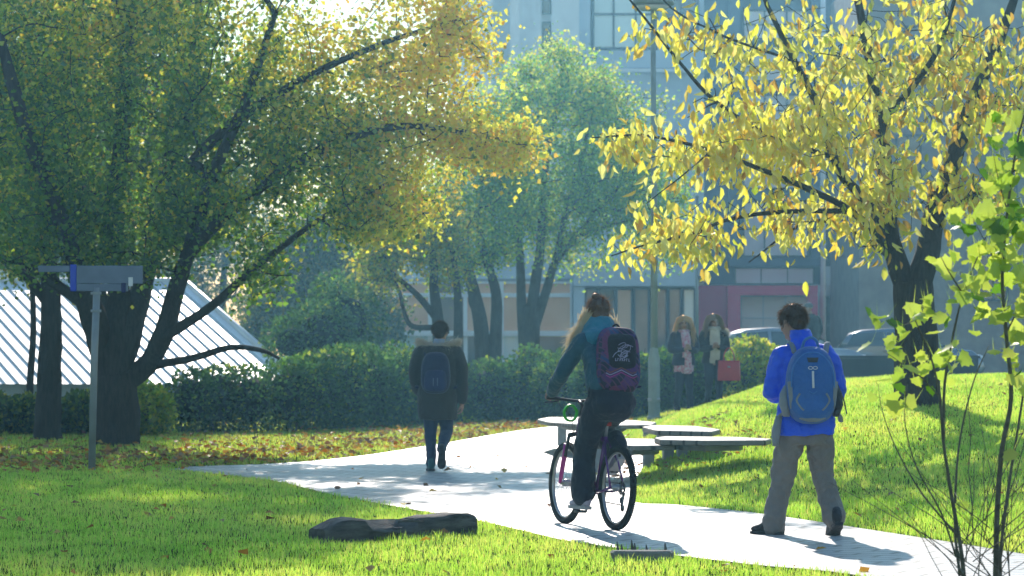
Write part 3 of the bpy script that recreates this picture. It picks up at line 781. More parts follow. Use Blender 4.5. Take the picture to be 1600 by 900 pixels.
def sapling():
    D = 17.2; k = D / FOC
    def P(px, py, dd=0): return at(px, py, D + dd)
    gz = 0.0
    stems = [[(1512, 1000), (1506, 900), (1500, 850), (1486, 770), (1474, 690), (1468, 620), (1455, 560), (1430, 500)],
             [(1500, 900), (1492, 820), (1498, 700), (1520, 600), (1545, 540)],
             [(1552, 1000), (1556, 900), (1558, 800), (1566, 700), (1580, 620), (1572, 520), (1566, 430), (1574, 330), (1588, 230), (1600, 180)],
             [(1560, 1000), (1562, 880), (1576, 760), (1592, 660), (1606, 560), (1612, 460)],
             [(1498, 840), (1440, 770), (1400, 700), (1378, 640), (1372, 600)],
             [(1494, 870), (1470, 800), (1432, 730), (1414, 660), (1418, 600)],
             [(1474, 690), (1476, 600), (1490, 520), (1505, 460), (1528, 400), (1545, 360)],
             [(1468, 620), (1440, 590), (1405, 565), (1380, 548)], [(1566, 430), (1540, 380), (1525, 350)], [(1572, 520), (1600, 470), (1630, 440)], [(1574, 330), (1560, 280), (1552, 240)],
             [(1505, 460), (1480, 420), (1470, 400)], [(1430, 500), (1405, 510), (1385, 500)]]
    root_p = Vector(((1530 - 800) * k, D, 0))
    root = empty('maple_sapling', root_p, 0, 'multi-stemmed young maple with bright green lobed leaves at the right edge', 'sapling')
    rads = [.014, .009, .018, .012, .006, .006, .009, .005, .005, .005, .005, .005, .004]
    for si, st in enumerate(stems):
        mb = MB(); ph = rng.uniform(-.25, .25)
        pts = cr([(p[0], p[1], ph * i / len(st) + (0 if si > 3 else .05 * si)) for i, p in enumerate(st)], 4)
        V = [P(*p) - root_p for p in pts]; n = len(V)
        mb.tube(V, [rads[si] * (1 - .75 * i / (n - 1)) for i in range(n)], 6)
        mb.build('stem', M_twig, root)
    mb = MB()
    for i in range(34):
        bx = rng.uniform(1480, 1580); by = rng.uniform(800, 960); a = rng.uniform(-1.0, 1.0); L = rng.uniform(120, 330)
        pts = [(bx, by, rng.uniform(-.1, .1))]
        for q in range(5): pts.append((bx + math.sin(a) * L * (q + 1) / 5 + rng.uniform(-4, 4), by - math.cos(a) * L * (q + 1) / 5 * (1 - .03 * q), rng.uniform(-.1, .1)))
        V = [P(*p) - root_p for p in pts]; mb.tube(V, [.0032, .003, .0026, .0022, .0016, .0012], 4)
    mb.build('twig', M_twig, root)
    cl = [(1570, 215, 30, 30, 12), (1520, 345, 34, 22, 10), (1590, 480, 26, 40, 12), (1465, 560, 24, 24, 8), (1590, 240, 34, 40, 22), (1555, 275, 26, 24, 10), (1565, 330, 40, 34, 24), (1545, 380, 42, 26, 22), (1500, 420, 30, 26, 9), (1585, 420, 26, 30, 13), (1525, 440, 30, 26, 11), (1440, 490, 32, 22, 12), (1385, 505, 18, 18, 5), (1395, 545, 32, 18, 9), (1440, 575, 36, 24, 11), (1490, 540, 22, 22, 6), (1420, 612, 34, 16, 6), (1580, 520, 24, 34, 10), (1585, 590, 22, 24, 6), (1530, 490, 22, 24, 7), (1570, 690, 22, 14, 2), (1520, 790, 20, 12, 2), (1600, 330, 26, 44, 14)]
    v, f, c = [], [], []
    for (px, py, sx, sy, n) in cl:
        for _ in range(int(n * 1.1)):
            q = P(px + rng.normal() * sx * .7, py + rng.normal() * sy * .7, rng.normal() * .14) - root_p
            ax = Vector((rng.normal() * .7, rng.normal() * .6, -.55 + rng.normal() * .5)).normalized(); sd = Vector((1, rng.normal() * .8, rng.normal() * .7)).normalized()
            g = rng.random(); col = np.array([0.30, 0.48, 0.08]) * (1 - g) + np.array([0.58, 0.70, 0.18]) * g
            if rng.random() < .12: col = np.array([0.10, 0.26, 0.02])
            s = rng.uniform(.05, .11)
            maple_leaf(v, f, c, q, ax, sd, s, col * rng.uniform(.8, 1.15))
            bb = len(v); w_ = sd * .0022; v += [q - w_, q + w_, q - ax * s * .55 + Vector((0, 0, .06))]; c += [col] * 3; f.append((bb, bb + 1, bb + 2))
    me = np_mesh('leaves', np.array(v), np.array(f), np.array(c))
    link_mesh('foliage', me, M_leaf_green, root)
M_twig = pm('sapling_bark', (0.13, 0.125, 0.10), 0.75, var=0.35, scale=30, bump=.4, bscale=90)
sapling()
# ================================================================ BUILDINGS
M_conc = pm('pale_concrete', (0.84, 0.88, 0.92), 0.85, var=0.12, scale=0.7, bump=.2, bscale=12)
M_conc_b = pm('grey_blue_cladding', (0.56, 0.68, 0.80), 0.6, var=0.10, scale=0.5)
M_white = pm('white_frame_paint', (0.86, 0.89, 0.92), 0.45, var=0.04, scale=2)
M_dark = pm('dark_blue_cladding', (0.10, 0.16, 0.26), 0.5, var=0.2, scale=.6)
M_frame_d = pm('slate_window_frame', (0.07, 0.09, 0.13), 0.5, var=0.1)
M_pink = pm('magenta_cladding', (0.92, 0.03, 0.20), 0.5, var=0.08, scale=.8)
M_pink_d = pm('deep_magenta_cladding', (0.70, 0.02, 0.17), 0.5, var=0.08, scale=.8)
M_stone = pm('rough_stone', (0.24, 0.22, 0.23), 0.9, var=0.4, scale=2.2, bump=1.0, bscale=4, col2=(0.36, 0.32, 0.31))
M_blind = pm('pale_blind', (0.88, 0.84, 0.88), 0.35, var=0.05, scale=.6, spec=.6)
M_glass_sky = pm('glass_painted_sky_reflection', (0.66, 0.84, 0.88), 0.06, var=0.08, scale=.4, spec=.9)  # pale sky reflection put into the base colour of the pane
M_glass_dk = pm('dark_glass', (0.04, 0.06, 0.085), 0.08, var=0.4, scale=.5, spec=.9)
M_glass_or = pm('glass_painted_brick_reflection', (0.78, 0.42, 0.26), 0.25, var=0.3, scale=.55, spec=.8, col2=(0.92, 0.60, 0.42))  # reflection of a brick building painted as orange-brown pane colour
M_glass_mix = pm('dark_glass_painted_reflection', (0.10, 0.10, 0.12), 0.15, var=0.3, scale=.5, spec=.8, col2=(0.44, 0.28, 0.20))  # dark glass, patches of the brick reflection painted into its colour
M_roof_w = pm('white_sheet_roof', (0.80, 0.82, 0.80), 0.38, var=0.06, scale=1.5, spec=.6)
M_wall_d = pm('charcoal_wall', (0.035, 0.042, 0.05), 0.8, var=0.3, scale=2)

def slab(name, x0, y0, x1, y1, d, depth, mat, parent, off=None, bev=0.0):
    """upright panel spanning survey rectangle at distance d, reaching depth metres back"""
    a = at(x0, y1, d); b = at(x1, y0, d)
    mb = MB(); o = parent.location if parent is not None else Vector()
    mb.box(((a.x + b.x) / 2 - o.x, d + depth / 2 - o.y, (a.z + b.z) / 2 - o.z), (abs(b.x - a.x), depth, abs(b.z - a.z)), bevel=bev)
    return mb.build(name, mat, parent, smooth=False)

def window(parent, x0, y0, x1, y1, d, cols, rows, fmat, pmat, fw=3.0, name='window', rowat=None):
    """frame with mullions (one mesh) and its pane (one mesh child)"""
    o = parent.location; mb = MB(); dep = 0.14
    def bar(a0, b0, a1, b1, dd=dep):
        a = at(a0, b1, d - .05); b = at(a1, b0, d - .05)
        mb.box(((a.x + b.x) / 2 - o.x, d - .05 + dd / 2 - o.y, (a.z + b.z) / 2 - o.z), (b.x - a.x, dd, b.z - a.z))
    bar(x0, y0, x1, y0 + fw); bar(x0, y1 - fw, x1, y1); bar(x0, y0 + fw, x0 + fw, y1 - fw); bar(x1 - fw, y0 + fw, x1, y1 - fw)
    m = fw * .7
    for i in range(1, cols):
        c = x0 + (x1 - x0) * i / cols; bar(c - m / 2, y0 + fw, c + m / 2, y1 - fw, dep * .8)
    ys = rowat if rowat else [y0 + (y1 - y0) * i / rows for i in range(1, rows)]
    for c in ys: bar(x0 + fw, c - m / 2, x1 - fw, c + m / 2, dep * .7)
    f = mb.build(name, fmat, parent, smooth=False)
    a = at(x0, y1, d); b = at(x1, y0, d); g = MB()
    e = 0.03
    g.box(((a.x + b.x) / 2 - o.x, d + .04 - o.y, (a.z + b.z) / 2 - o.z), (b.x - a.x - e, .02, b.z - a.z - e))
    p = g.build('pane', pmat, f, smooth=False)
    return f

DB = 110.0
def bld(name, px, d, label):
    return empty(name, (*at(px, 550, d)[:2], 0.6), 0, label, 'building')

# ---- tower
B = bld('office_tower', 1050, DB, 'tall grey-blue concrete office block with a magenta entrance portal, behind the trees')
slab('wall', 700, -45, 905, 432, DB, 12, M_conc, B)
slab('wall', 905, -43, 1100, 432, DB + .6, 11, M_conc_b, B)
slab('wall', 1100, -41, 1345, 445, DB + 1.2, 10, M_dark, B)
slab('wall', 1090, 445, 1345, 640, DB + 1.3, 9.5, M_conc_b, B)
for x0, x1 in ((757, 771), (797, 812)): slab('white_fin', x0, -47, x1, 300, DB - 1.2, 1.15, M_white, B)  # projecting fins in plain white frame paint
slab('pilaster', 812, -48, 846, 428, DB - .5, .48, M_conc, B)
slab('pilaster', 862, -46.5, 905, 428, DB - .35, .33, M_conc, B)
slab('pilaster', 905, -44, 922, 430, DB - .1, .65, M_conc_b, B)
for k in range(3):
    yy = 22 - 92 * k + 184
    window(B, 847, yy - 80, 861, yy, DB - .05, 1, 2, M_frame_d, M_glass_dk, 1.6)
for yb in (78,):
    window(B, 924, yb - 112, 1028, yb, DB + .5, 3, 3, M_frame_d, M_glass_sky, 4.5, rowat=[yb - 56, yb - 84])
slab('spandrel', 922, 79, 1100, 106, DB + .3, .28, M_conc_b, B)
slab('string_course', 922, 107, 1100, 112, DB + .15, .44, M_conc, B)
window(B, 1040, -20, 1092, 60, DB + .5, 2, 2, M_frame_d, M_glass_dk, 4)
for (y0, y1, mt) in ((-36, -2, M_blind), (14, 62, M_blind), (80, 128, M_blind), (146, 200, M_blind), (222, 296, M_blind), (314, 402, M_blind)):
    window(B, 1160, y0, 1264, y1, DB + 1.0, 3, 2, M_frame_d, mt, 3)
slab('bay_frame', 1140, 404, 1284, 416, DB + .75, .4, M_dark, B)
slab('bay_frame', 1140, -42, 1157, 403, DB + .75, .4, M_dark, B)
slab('bay_frame', 1267, -42, 1284, 403, DB + .75, .4, M_dark, B)
window(B, 1148, 418, 1272, 444, DB + 1.0, 3, 1, M_frame_d, M_blind, 1.6)
for y0, y1 in ((60, 150), (180, 300), (318, 414)):
    window(B, 1292, y0, 1338, y1, DB + 1.1, 2, 1, M_frame_d, M_glass_dk, 3)
slab('canopy', 1284, 416, 1340, 446, DB + .6, .6, M_conc_b, B)
window(B, 1288, 462, 1338, 600, DB + 1.2, 2, 3, M_frame_d, M_glass_dk, 3)
slab('notice', 1305, 506, 1315, 519, DB + 1.05, .06, M_white, B)
d = MB(); a = at(1286, 640, DB + .4); b = at(1286, -38, DB + .4)
d.tube([a - B.location, b - B.location], .09, 8); d.build('drainpipe', M_conc, B)
# portal: a deep magenta surround with a return on the left
slab('portal_return', 1088, 446, 1137, 640, DB - 2.0, 3.2, M_pink_d, B)
slab('portal_frame', 1137.2, 446, 1278, 461, DB - 2.6, 3.7, M_pink, B)
slab('portal_frame', 1137.2, 461.2, 1157, 640, DB - 2.6, 3.7, M_pink, B)
slab('portal_frame', 1263, 461.2, 1278, 640, DB - 2.6, 3.7, M_pink, B)
window(B, 1157.5, 461.5, 1262.5, 640, DB - 1.6, 3, 3, M_conc_b, M_blind, 1.6, name='glazed_screen', rowat=[497, 560])

# ---- low glazed wing
B = bld('glazed_wing', 740, 104, 'low wing with white-framed windows painted with an orange brick reflection, behind the hedge trees')
DW = 104.0
slab('wall', 540, 300, 1088, 436, DW + .4, 6, M_conc_b, B)
slab('wall', 540, 436.3, 1088, 660, DW + .6, 5.6, M_conc_b, B)
slab('fascia', 896, 402, 1090, 447, DW - .2, .55, M_conc_b, B)
slab('wall', 556, 434, 580, 640, DW - .1, .6, M_white, B)
xs = [580, 617, 672, 727, 784, 838, 894]
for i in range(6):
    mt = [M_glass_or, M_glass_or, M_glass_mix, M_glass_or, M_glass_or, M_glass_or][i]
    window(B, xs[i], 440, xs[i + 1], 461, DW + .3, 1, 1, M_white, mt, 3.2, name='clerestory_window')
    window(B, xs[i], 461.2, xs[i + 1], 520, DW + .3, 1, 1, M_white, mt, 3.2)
    window(B, xs[i], 520.2, xs[i + 1], 600, DW + .3, 1, 1, M_white, M_glass_sky if i in (0, 1, 4) else M_glass_dk, 3.6, name='lower_window')
slab('rail_band', 580, 517, 894, 525, DW + .1, .1, M_white, B)
xs2 = [914, 936, 962, 990, 1016, 1044, 1066, 1088]
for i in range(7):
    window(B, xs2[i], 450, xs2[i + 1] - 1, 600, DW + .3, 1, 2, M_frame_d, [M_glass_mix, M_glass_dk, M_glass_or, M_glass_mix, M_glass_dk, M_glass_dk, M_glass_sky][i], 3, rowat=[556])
slab('pier', 896, 448, 913, 640, DW - .1, .6, M_conc_b, B)

# ---- stone-faced block on the right
B = bld('stone_block', 1480, 100, 'rough brown stone-faced building behind the yellow tree')
slab('wall', 1342, -40, 1700, 660, 100, 9, M_stone, B)
for x0, y0, x1, y1 in ((1530, 396, 1576, 470), (1540, 60, 1590, 190), (1400, 40, 1440, 160), (1400, 210, 1440, 330), (1540, 230, 1590, 350)):
    window(B, x0, y0, x1, y1, 99.9, 2, 2, M_frame_d, M_glass_dk, 3)

# ---- pale building far left, glimpsed between leaves
B = bld('pale_block', 60, 140, 'pale blue-grey building glimpsed at the far left between the leaves')
slab('wall', -120, 330, 130, 640, 140, 10, M_conc, B)
for i in range(4): window(B, -60 + 44 * i, 396, -28 + 44 * i, 424, 139.9, 2, 1, M_white, M_glass_sky, 2)

# ---- low building with the white ribbed roof
DR = 82.0
loc = at(120, 600, DR); loc.z = 0.3
B = empty('white_roofed_hall', loc, 0, 'low hall with a broad white ribbed sheet roof behind the hedge, left', 'building')
def Q(px, py, d): return at(px, py, d) - loc
e0, e1 = Q(-260, 600, DR - 1), Q(470, 600, DR - 1); r0, r1 = Q(-200, 440, DR + 7.5), Q(288, 440, DR + 7.5); hip = Q(470, 590, DR + 15)
mb = MB(); mb.add([e0, e1, r1, r0], [(0, 1, 2, 3)]); mb.add([e1, hip, r1], [(0, 1, 2)])
roof = mb.build('roof', M_roof_w, B, smooth=False)
rb = MB(); n = (e1 - e0).cross(r0 - e0).normalized()
dirv = (r0 - e0)
# standing ribs run aslant across the slope, parallel to the hip
hipd = (r1 - e1)
L = (e1 - e0).length; step = 0.34; k = -50
while k * step < L + 12:
    s = e1 - (e1 - e0).normalized() * (k * step); p0, p1 = s, s + hipd
    # clip to the roof trapezoid (left/right)
    tmin, tmax = 0.0, 1.0
    if s.x > e1.x: tmin = 2
    if tmin < tmax and s.x > e0.x:
        rb.tube([p0 + n * .015, p1 + n * .015], [.022, .022], 4)
    k += 1
rb.build('rib', pm('rib_grey', (0.46, 0.49, 0.50), .5, var=.1), roof, smooth=False)  # ribs in a darker grey than the white sheet
cap = MB(); cap.tube([e1 + n * .03, r1 + n * .03, r0 + n * .03], .09, 6); cap.build('ridge_cap', M_roof_w, roof)
w = MB(); w.box(((e0.x + e1.x) / 2, e0.y + 8.5, .3 - loc.z + .1), ((e1.x - e0.x) - 1.2, 15, .58)); w.build('wall', M_conc_b, B, smooth=False)

# ---- charcoal boundary wall and parked cars
wl = empty('boundary_wall', (*at(1360, 560, 71)[:2], 0.7), 0, 'low charcoal boundary wall beyond the grassy bank, in front of the cars', 'wall')
a = at(1196, 596, 71); b = at(1530, 560, 71)
mb = MB(); mb.box((0, 0, (b.z + .3) / 2 - .7), (b.x - a.x, .25, b.z - .3)); mb.build('wall_face', M_wall_d, wl, smooth=False)
mb = MB(); mb.box((0, 0, b.z - .7 + .033), (b.x - a.x + .08, .34, .06)); mb.build('coping', M_wall_d, wl, smooth=False)

M_car1 = pm('silver_car_paint', (0.40, 0.43, 0.46), 0.28, metal=.7, var=.02, coat=1.0)
M_car2 = pm('slate_car_paint', (0.20, 0.24, 0.30), 0.26, metal=.7, var=.02, coat=1.0)
M_cglass = pm('car_glass', (0.05, 0.07, 0.09), 0.05, var=.05, spec=1.0)
M_tyre = pm('tyre_rubber', (0.016, 0.016, 0.017), .8, var=.2, scale=30)
M_rim = pm('alloy_rim', (0.45, 0.46, 0.48), .3, metal=.8, var=.05)
M_lamp = pm('lamp_lens', (0.7, 0.72, 0.75), .1, var=.05, spec=.9)
M_rlamp = pm('rear_lamp_lens', (0.45, 0.02, 0.02), .15, var=.05, spec=.9)
def car(px, d, label, mat, rz, g):
    x = (px - 800) * d / FOC; root = empty('parked_car', (x, d, .6), rz, label, 'car', 'cars parked by the building')
    W = .86
    # side profile (x along the car, z), body below the waistline
    prof = [(-2.05, .30), (-2.1, .55), (-2.02, .86), (-1.55, .95), (-.95, 1.0), (0, .98), (1.0, .95), (1.75, .86), (2.0, .66), (2.08, .42), (2.0, .26)]
    rings = []
    for yk, s, dz in ((-W, .97, .0), (-W * .97, 1.0, 0), (0, 1.012, .015), (W * .97, 1.0, 0), (W, .97, 0)):
        rings.append([(p[0] * s, yk, .58 + (p[1] - .58) * s + dz) for p in prof])
    mb = MB(); mb.rings(rings); mb.build('body', mat, root).data.set_sharp_from_angle(angle=R(50))
    cab = [(-1.75, .95), (-1.45, 1.32), (-1.1, 1.42), (-.4, 1.47), (.25, 1.44), (.55, 1.34), (1.15, .96)]
    mb = MB(); rings = []
    for t in (-1, -.9, -.45, 0, .45, .9, 1):
        rings.append([(p[0] * (1 - .02 * abs(t)), t * (W - .07 - .17 * max(0, (p[1] - .95)) / .5), p[1] - (0.035 * t * t if p[1] > 1.2 else 0)) for p in cab])
    mb.rings(rings); mb.build('cabin', mat, root)
    for sgn in (-1, 1):
        for poly in ([(-1.5, 1.0), (-1.3, 1.30), (-.52, 1.36), (-.5, 1.0)], [(-.42, 1.0), (-.44, 1.36), (.2, 1.34), (.5, 1.25), (.92, 1.0)]):
            m2 = MB(); m2.add([(p[0], sgn * (W - .058 - .17 * (p[1] - .95) / .5), p[1]) for p in poly], [tuple(range(4 if len(poly) == 4 else 5))]); m2.build('side_window', M_cglass, root, smooth=False)
    m2 = MB(); m2.quad((1.13, -.72, 1.0), (1.13, .72, 1.0), (.62, .6, 1.335), (.62, -.6, 1.335)); m2.build('windscreen', M_cglass, root, smooth=False)
    m2 = MB(); m2.quad((-1.77, -.7, 1.0), (-1.77, .7, 1.0), (-1.5, .6, 1.3), (-1.5, -.6, 1.3)); m2.build('rear_window', M_cglass, root, smooth=False)
    for cx in (-1.3, 1.28):
        for sgn in (-1, 1):
            m2 = MB(); m2.ring_torus((cx, sgn * .78, .31), .235, .085, 'y', 24, 8, 1.1); tw = m2.build('wheel', M_tyre, root)
            m3 = MB(); m3.tube([(cx, sgn * .74, .31), (cx, sgn * .83, .31)], [.2, .19], 14); m3.build('rim', M_rim, tw)
    for sgn in (-1, 1):
        m2 = MB(); m2.ball((1.93, sgn * .6, .68), (.12, .17, .09)); m2.build('headlight', M_lamp, root)
        m2 = MB(); m2.ball((-2.03, sgn * .68, .76), (.06, .12, .13)); m2.build('tail_light', M_rlamp, root)
        m2 = MB(); m2.ball((.75, sgn * .93, 1.02), (.07, .11, .075)); m2.build('wing_mirror', mat, root)
    return root
car(1225, 82, 'silver car with its roof glinting, behind the man in the blue jacket', M_car1, R(4), 0)
car(1412, 84, 'slate-grey car parked behind the charcoal wall, right of the dark standing figure', M_car2, R(-6), 0)

# ================================================================ STREET FURNITURE
M_post = pm('galvanised_paint', (0.30, 0.34, 0.36), .5, metal=.2, var=.15, scale=4)
M_post_g = pm('weathered_lamp_paint', (0.30, 0.36, 0.36), .55, var=.2, scale=5)
# lamp post
dl = 54.0; x = (1022 - 800) * dl / FOC; gl = h1(x, dl)
lp = empty('lamp_post', (x, dl, gl), 0, 'tall pale grey lamp post with a thicker base, beside the cyclist', 'lamp post')
mb = MB(); mb.tube([(0, 0, -.05), (0, 0, .04), (0, 0, .06), (0, 0, 1.02), (0, 0, 1.2)], [.12, .12, .1, .098, .062], 16); mb.build('base', M_post_g, lp, sharp=40)
mb = MB(); mb.tube([(0, 0, 1.18), (0, 0, 4), (-.02, 0, 7.05)], [.06, .052, .04], 12); mb.build('pole', M_post_g, lp)
mb = MB(); mb.box((0, -.1, .55), (.09, .012, .5), bevel=.005); mb.build('access_door', M_post_g, lp, smooth=False)
mb = MB(); mb.tube([(0, 0, .3), (0, 0, .36)], [.106, .106], 16); mb.build('band', M_rim, lp)
mb = MB(); mb.tube([(-.02, 0, 6.98), (-.02, 0, 7.0), (-.02, 0, 7.08), (-.02, 0, 7.2), (-.02, 0, 7.26)], [.05, .36, .34, .2, .05], 20); hd = mb.build('lamp_head', M_post, lp)
mb = MB(); mb.tube([(-.02, 0, 6.9), (-.02, 0, 6.97)], [.2, .3], 16); mb.build('lens', M_lamp, hd)
# thin post further back
dp = 70.0; x = (1089 - 800) * dp / FOC
sp = empty('thin_post', (x, dp, h1(x, dp)), 0, 'thin pale steel post standing behind the two women', 'post')
mb = MB(); mb.tube([(0, 0, -.1), (0, 0, 4.4)], [.038, .034], 10); mb.build('pole', M_post, sp)
mb = MB(); mb.tube([(0, 0, 4.4), (0, 0, 4.45)], [.05, .02], 10); mb.build('cap', M_post, sp)
# finger sign
ds = 38.2; x = (143 - 800) * ds / FOC; k = ds / FOC
M_sign = pm('grey_blue_sign_face', (0.16, 0.21, 0.30), .5, var=.12, scale=5)
M_sign_b = pm('bright_blue_sign_band', (0.01, 0.06, 0.62), .45, var=.05)
sg = empty('finger_sign', (x, ds, h1(x, ds)), 0, 'grey post carrying two grey-blue finger boards with a bright blue band, on the left lawn', 'sign')
mb = MB(); mb.tube([(0, 0, -.1), (.03, 0, 1.3), (.065, 0, 2.2)], [.043, .043, .043], 12); mb.build('pole', M_post, sg)
def sq(name, x0, y0, x1, y1, yo, th, mat, par):
    a = Vector(((x0 - 143) * k, yo, 0)); zt = (737 - y0) * k; zb = (737 - y1) * k
    m = MB(); m.box((((x0 + x1) / 2 - 143) * k, yo, (zt + zb) / 2), ((x1 - x0) * k, th, zt - zb), bevel=.006); return m.build(name, mat, par, smooth=False)
for yb in (1.92, 2.13):
    mb = MB(); mb.box((.058, -.034, yb), (.13, .018, .035), bevel=.004); br_ = mb.build('bracket', M_post, sg, smooth=False)
    for sx in (-.05, .05):
        m2 = MB(); m2.tube([(.058 + sx, -.043, yb), (.058 + sx, -.052, yb)], .009, 8); m2.build('bolt', M_rim, br_)
bd = sq('sign_board', 120, 415, 223, 443, 0, .05, M_sign, sg); sq('colour_band', 110, 413, 119.6, 455, -.003, .054, M_sign_b, sg)
sq('sign_board', 120, 443.4, 200, 455, .0, .05, M_sign, sg); sq('sign_board', 60, 415, 109.6, 425, 0, .05, M_sign, sg)
sq('symbol', 190, 442, 197, 457, -.03, .006, pm('dark_blue_mark', (.01, .01, .12), .6), bd); sq('symbol', 201, 433, 208, 447, -.03, .006, M_white, bd)

# benches: wide timber slabs with rounded ends on steel legs
def wood_mat():
    m, nt, out = new_mat('weathered_oak_slats'); N = nt.nodes; L = nt.links
    b = N.new('ShaderNodeBsdfPrincipled'); L.new(b.outputs[0], out.inputs[0]); b.inputs['Roughness'].default_value = .55; b.inputs['Specular IOR Level'].default_value = .35
    tc = N.new('ShaderNodeTexCoord'); mp = N.new('ShaderNodeMapping'); mp.inputs['Rotation'].default_value = (0, 0, R(-6)); L.new(tc.outputs['Object'], mp.inputs[0])
    wv = N.new('ShaderNodeTexWave'); wv.bands_direction = 'Y'; wv.inputs['Scale'].default_value = 2.6; wv.inputs['Distortion'].default_value = .1; L.new(mp.outputs[0], wv.inputs['Vector'])
    cr0 = N.new('ShaderNodeValToRGB'); cr0.color_ramp.elements[0].position = .02; cr0.color_ramp.elements[1].position = .14
    cr0.color_ramp.elements[0].color = (.06, .055, .05, 1); cr0.color_ramp.elements[1].color = (.24, .22, .19, 1); L.new(wv.outputs[0], cr0.inputs[0])
    nz = N.new('ShaderNodeTexNoise'); nz.inputs['Scale'].default_value = 3; nz.inputs['Detail'].default_value = 6
    m2 = N.new('ShaderNodeMapping'); m2.inputs['Scale'].default_value = (1, 12, 12); L.new(tc.outputs['Object'], m2.inputs[0]); L.new(m2.outputs[0], nz.inputs['Vector'])
    mr = N.new('ShaderNodeMapRange'); mr.inputs[3].default_value = .6; mr.inputs[4].default_value = 1.3; L.new(nz.outputs[0], mr.inputs[0])
    mx = N.new('ShaderNodeMix'); mx.data_type = 'RGBA'; mx.blend_type = 'MULTIPLY'; mx.inputs[0].default_value = 1; L.new(cr0.outputs[0], mx.inputs[6]); L.new(mr.outputs[0], mx.inputs[7])
    L.new(mx.outputs[2], b.inputs['Base Color'])
    bp = N.new('ShaderNodeBump'); bp.inputs['Strength'].default_value = .6; bp.inputs['Distance'].default_value = .01; L.new(cr0.outputs[0], bp.inputs['Height']); L.new(bp.outputs[0], b.inputs['Normal'])
    return m
M_wood = wood_mat(); M_leg = pm('bench_leg_steel', (0.34, 0.37, 0.38), .6, metal=.2, var=.2, scale=8)
def bench(label, outline, legs, z):
    pts = [on_plane(p[0], p[1], z) for p in outline]; c = sum((p for p in pts), Vector()) / len(pts); loc = Vector((c.x, c.y, h1(c.x, c.y)))
    root = empty('bench', loc, 0, label, 'bench', 'low timber benches by the path')
    q0 = [Vector((p.x - loc.x, p.y - loc.y)) for p in pts]; pl = []
    for i, p in enumerate(q0):          # straight edges, corners eased
        a_, b_ = q0[i - 1], q0[(i + 1) % len(q0)]
        for f_ in (.12, .04): pl.append(tuple(p.lerp(a_, f_)))
        for f_ in (.04, .12): pl.append(tuple(p.lerp(b_, f_)))
    zt = z - loc.z; n = len(pl); cc = np.mean(pl, axis=0)
    def ring(f, zz): return [(cc[0] + (p[0] - cc[0]) * f, cc[1] + (p[1] - cc[1]) * f, zz) for p in pl]
    mb = MB(); mb.rings([ring(.985, zt - .056), ring(1, zt - .048), ring(1, zt - .012), ring(.988, zt)]); mb.build('slatted_top', M_wood, root, smooth=False)
    mb = MB(); mb.rings([ring(.55, zt - .12), ring(.55, zt - .058)]); mb.build('under_frame', M_leg, root, smooth=False)
    for (px, py) in legs:
        q = on_plane(px, py, z - .1); g = h1(q.x, q.y)
        mb = MB(); mb.box((q.x - loc.x, q.y - loc.y, (g - .06 - loc.z + zt - .122) / 2), (.125, .125, max(.05, (zt - .122) - (g - .06 - loc.z))), rz=.1, bevel=.01); mb.build('leg', M_leg, root, smooth=False)
    return root
bench('farthest timber bench, its pale left tip beside the cyclist\'s handlebar', [(839, 655), (858, 651.5), (930, 652), (1026, 659.5), (1018, 663.5), (930, 664.5), (856, 659.5)], [(878, 661), (1012, 664), (950, 665)], .46)
bench('pale middle bench tucked behind the long-tipped bench', [(1003, 667), (1020, 664), (1086, 665.5), (1126, 671), (1112, 674.5), (1024, 672.5)], [(1034, 673), (1092, 674)], .54)
bench('grey timber bench with a long right tip running into the grassy bank', [(1022, 684), (1040, 681.5), (1150, 682.5), (1206, 685.5), (1196, 688), (1100, 688.5), (1032, 687)], [(1066, 688.6), (1108, 689), (1156, 688.6)], .50)
bench('nearest narrow timber bench half hidden behind the bicycle', [(912, 688), (930, 684.5), (1020, 685.5), (1068, 692), (1056, 695.5), (990, 696.5), (920, 693)], [(1013, 696.5), (1044, 695.6), (935, 694)], .44)

# dark weathered beam lying in the grass
M_log = pm('rotting_dark_timber', (0.045, 0.040, 0.036), .85, var=.5, scale=5, bump=1.0, bscale=22, stretch=(1, 5, 5), col2=(0.16, 0.15, 0.13))
p = on_plane(494, 851); q = on_plane(728, 836); c = (p + q) / 2
lg = empty('weathered_beam', (c.x, c.y + .1, 0), math.atan2(q.y - p.y, q.x - p.x), 'dark weathered timber beam lying half sunk in the near lawn', 'beam')
Lb = (q - p).length; mb = MB(); rings = []
for i in range(25):
    t = i / 24; xx = (t - .5) * Lb; ht = .185 + .015 * math.sin(9 * t) - .05 * (1 - min(1, t * 9)) - .02 * max(0, t - .9) * 10; hw = .12 - .03 * (1 - min(1, t * 7)); ring = []
    for j in range(16):
        a = 2 * math.pi * j / 16; cx, sx = math.cos(a), math.sin(a)
        yv = hw * math.copysign(abs(cx) ** .45, cx); zv = ht * .5 + ht * .5 * math.copysign(abs(sx) ** .45, sx)
        nn = mnoise.noise(Vector((xx * 4, yv * 9, zv * 9))) * .022 + mnoise.noise(Vector((xx * 13, yv * 25, zv * 25))) * .010
        if .28 < t < .62 and zv > ht * .6 and yv < 0: zv -= .055
        ring.append((xx + nn, yv + nn, max(-.05, zv + nn - .02)))
    rings.append(ring)
mb.rings(rings); bo = mb.build('beam_body', M_log, lg, sharp=45)
mb = MB(); mb.tube([(.35 * Lb - .4 * Lb, -.13, .14), (.02, -.135, .145), (.12 * Lb, -.13, .13)], [.008, .012, .006], 6); mb.build('split_edge', M_log, bo)
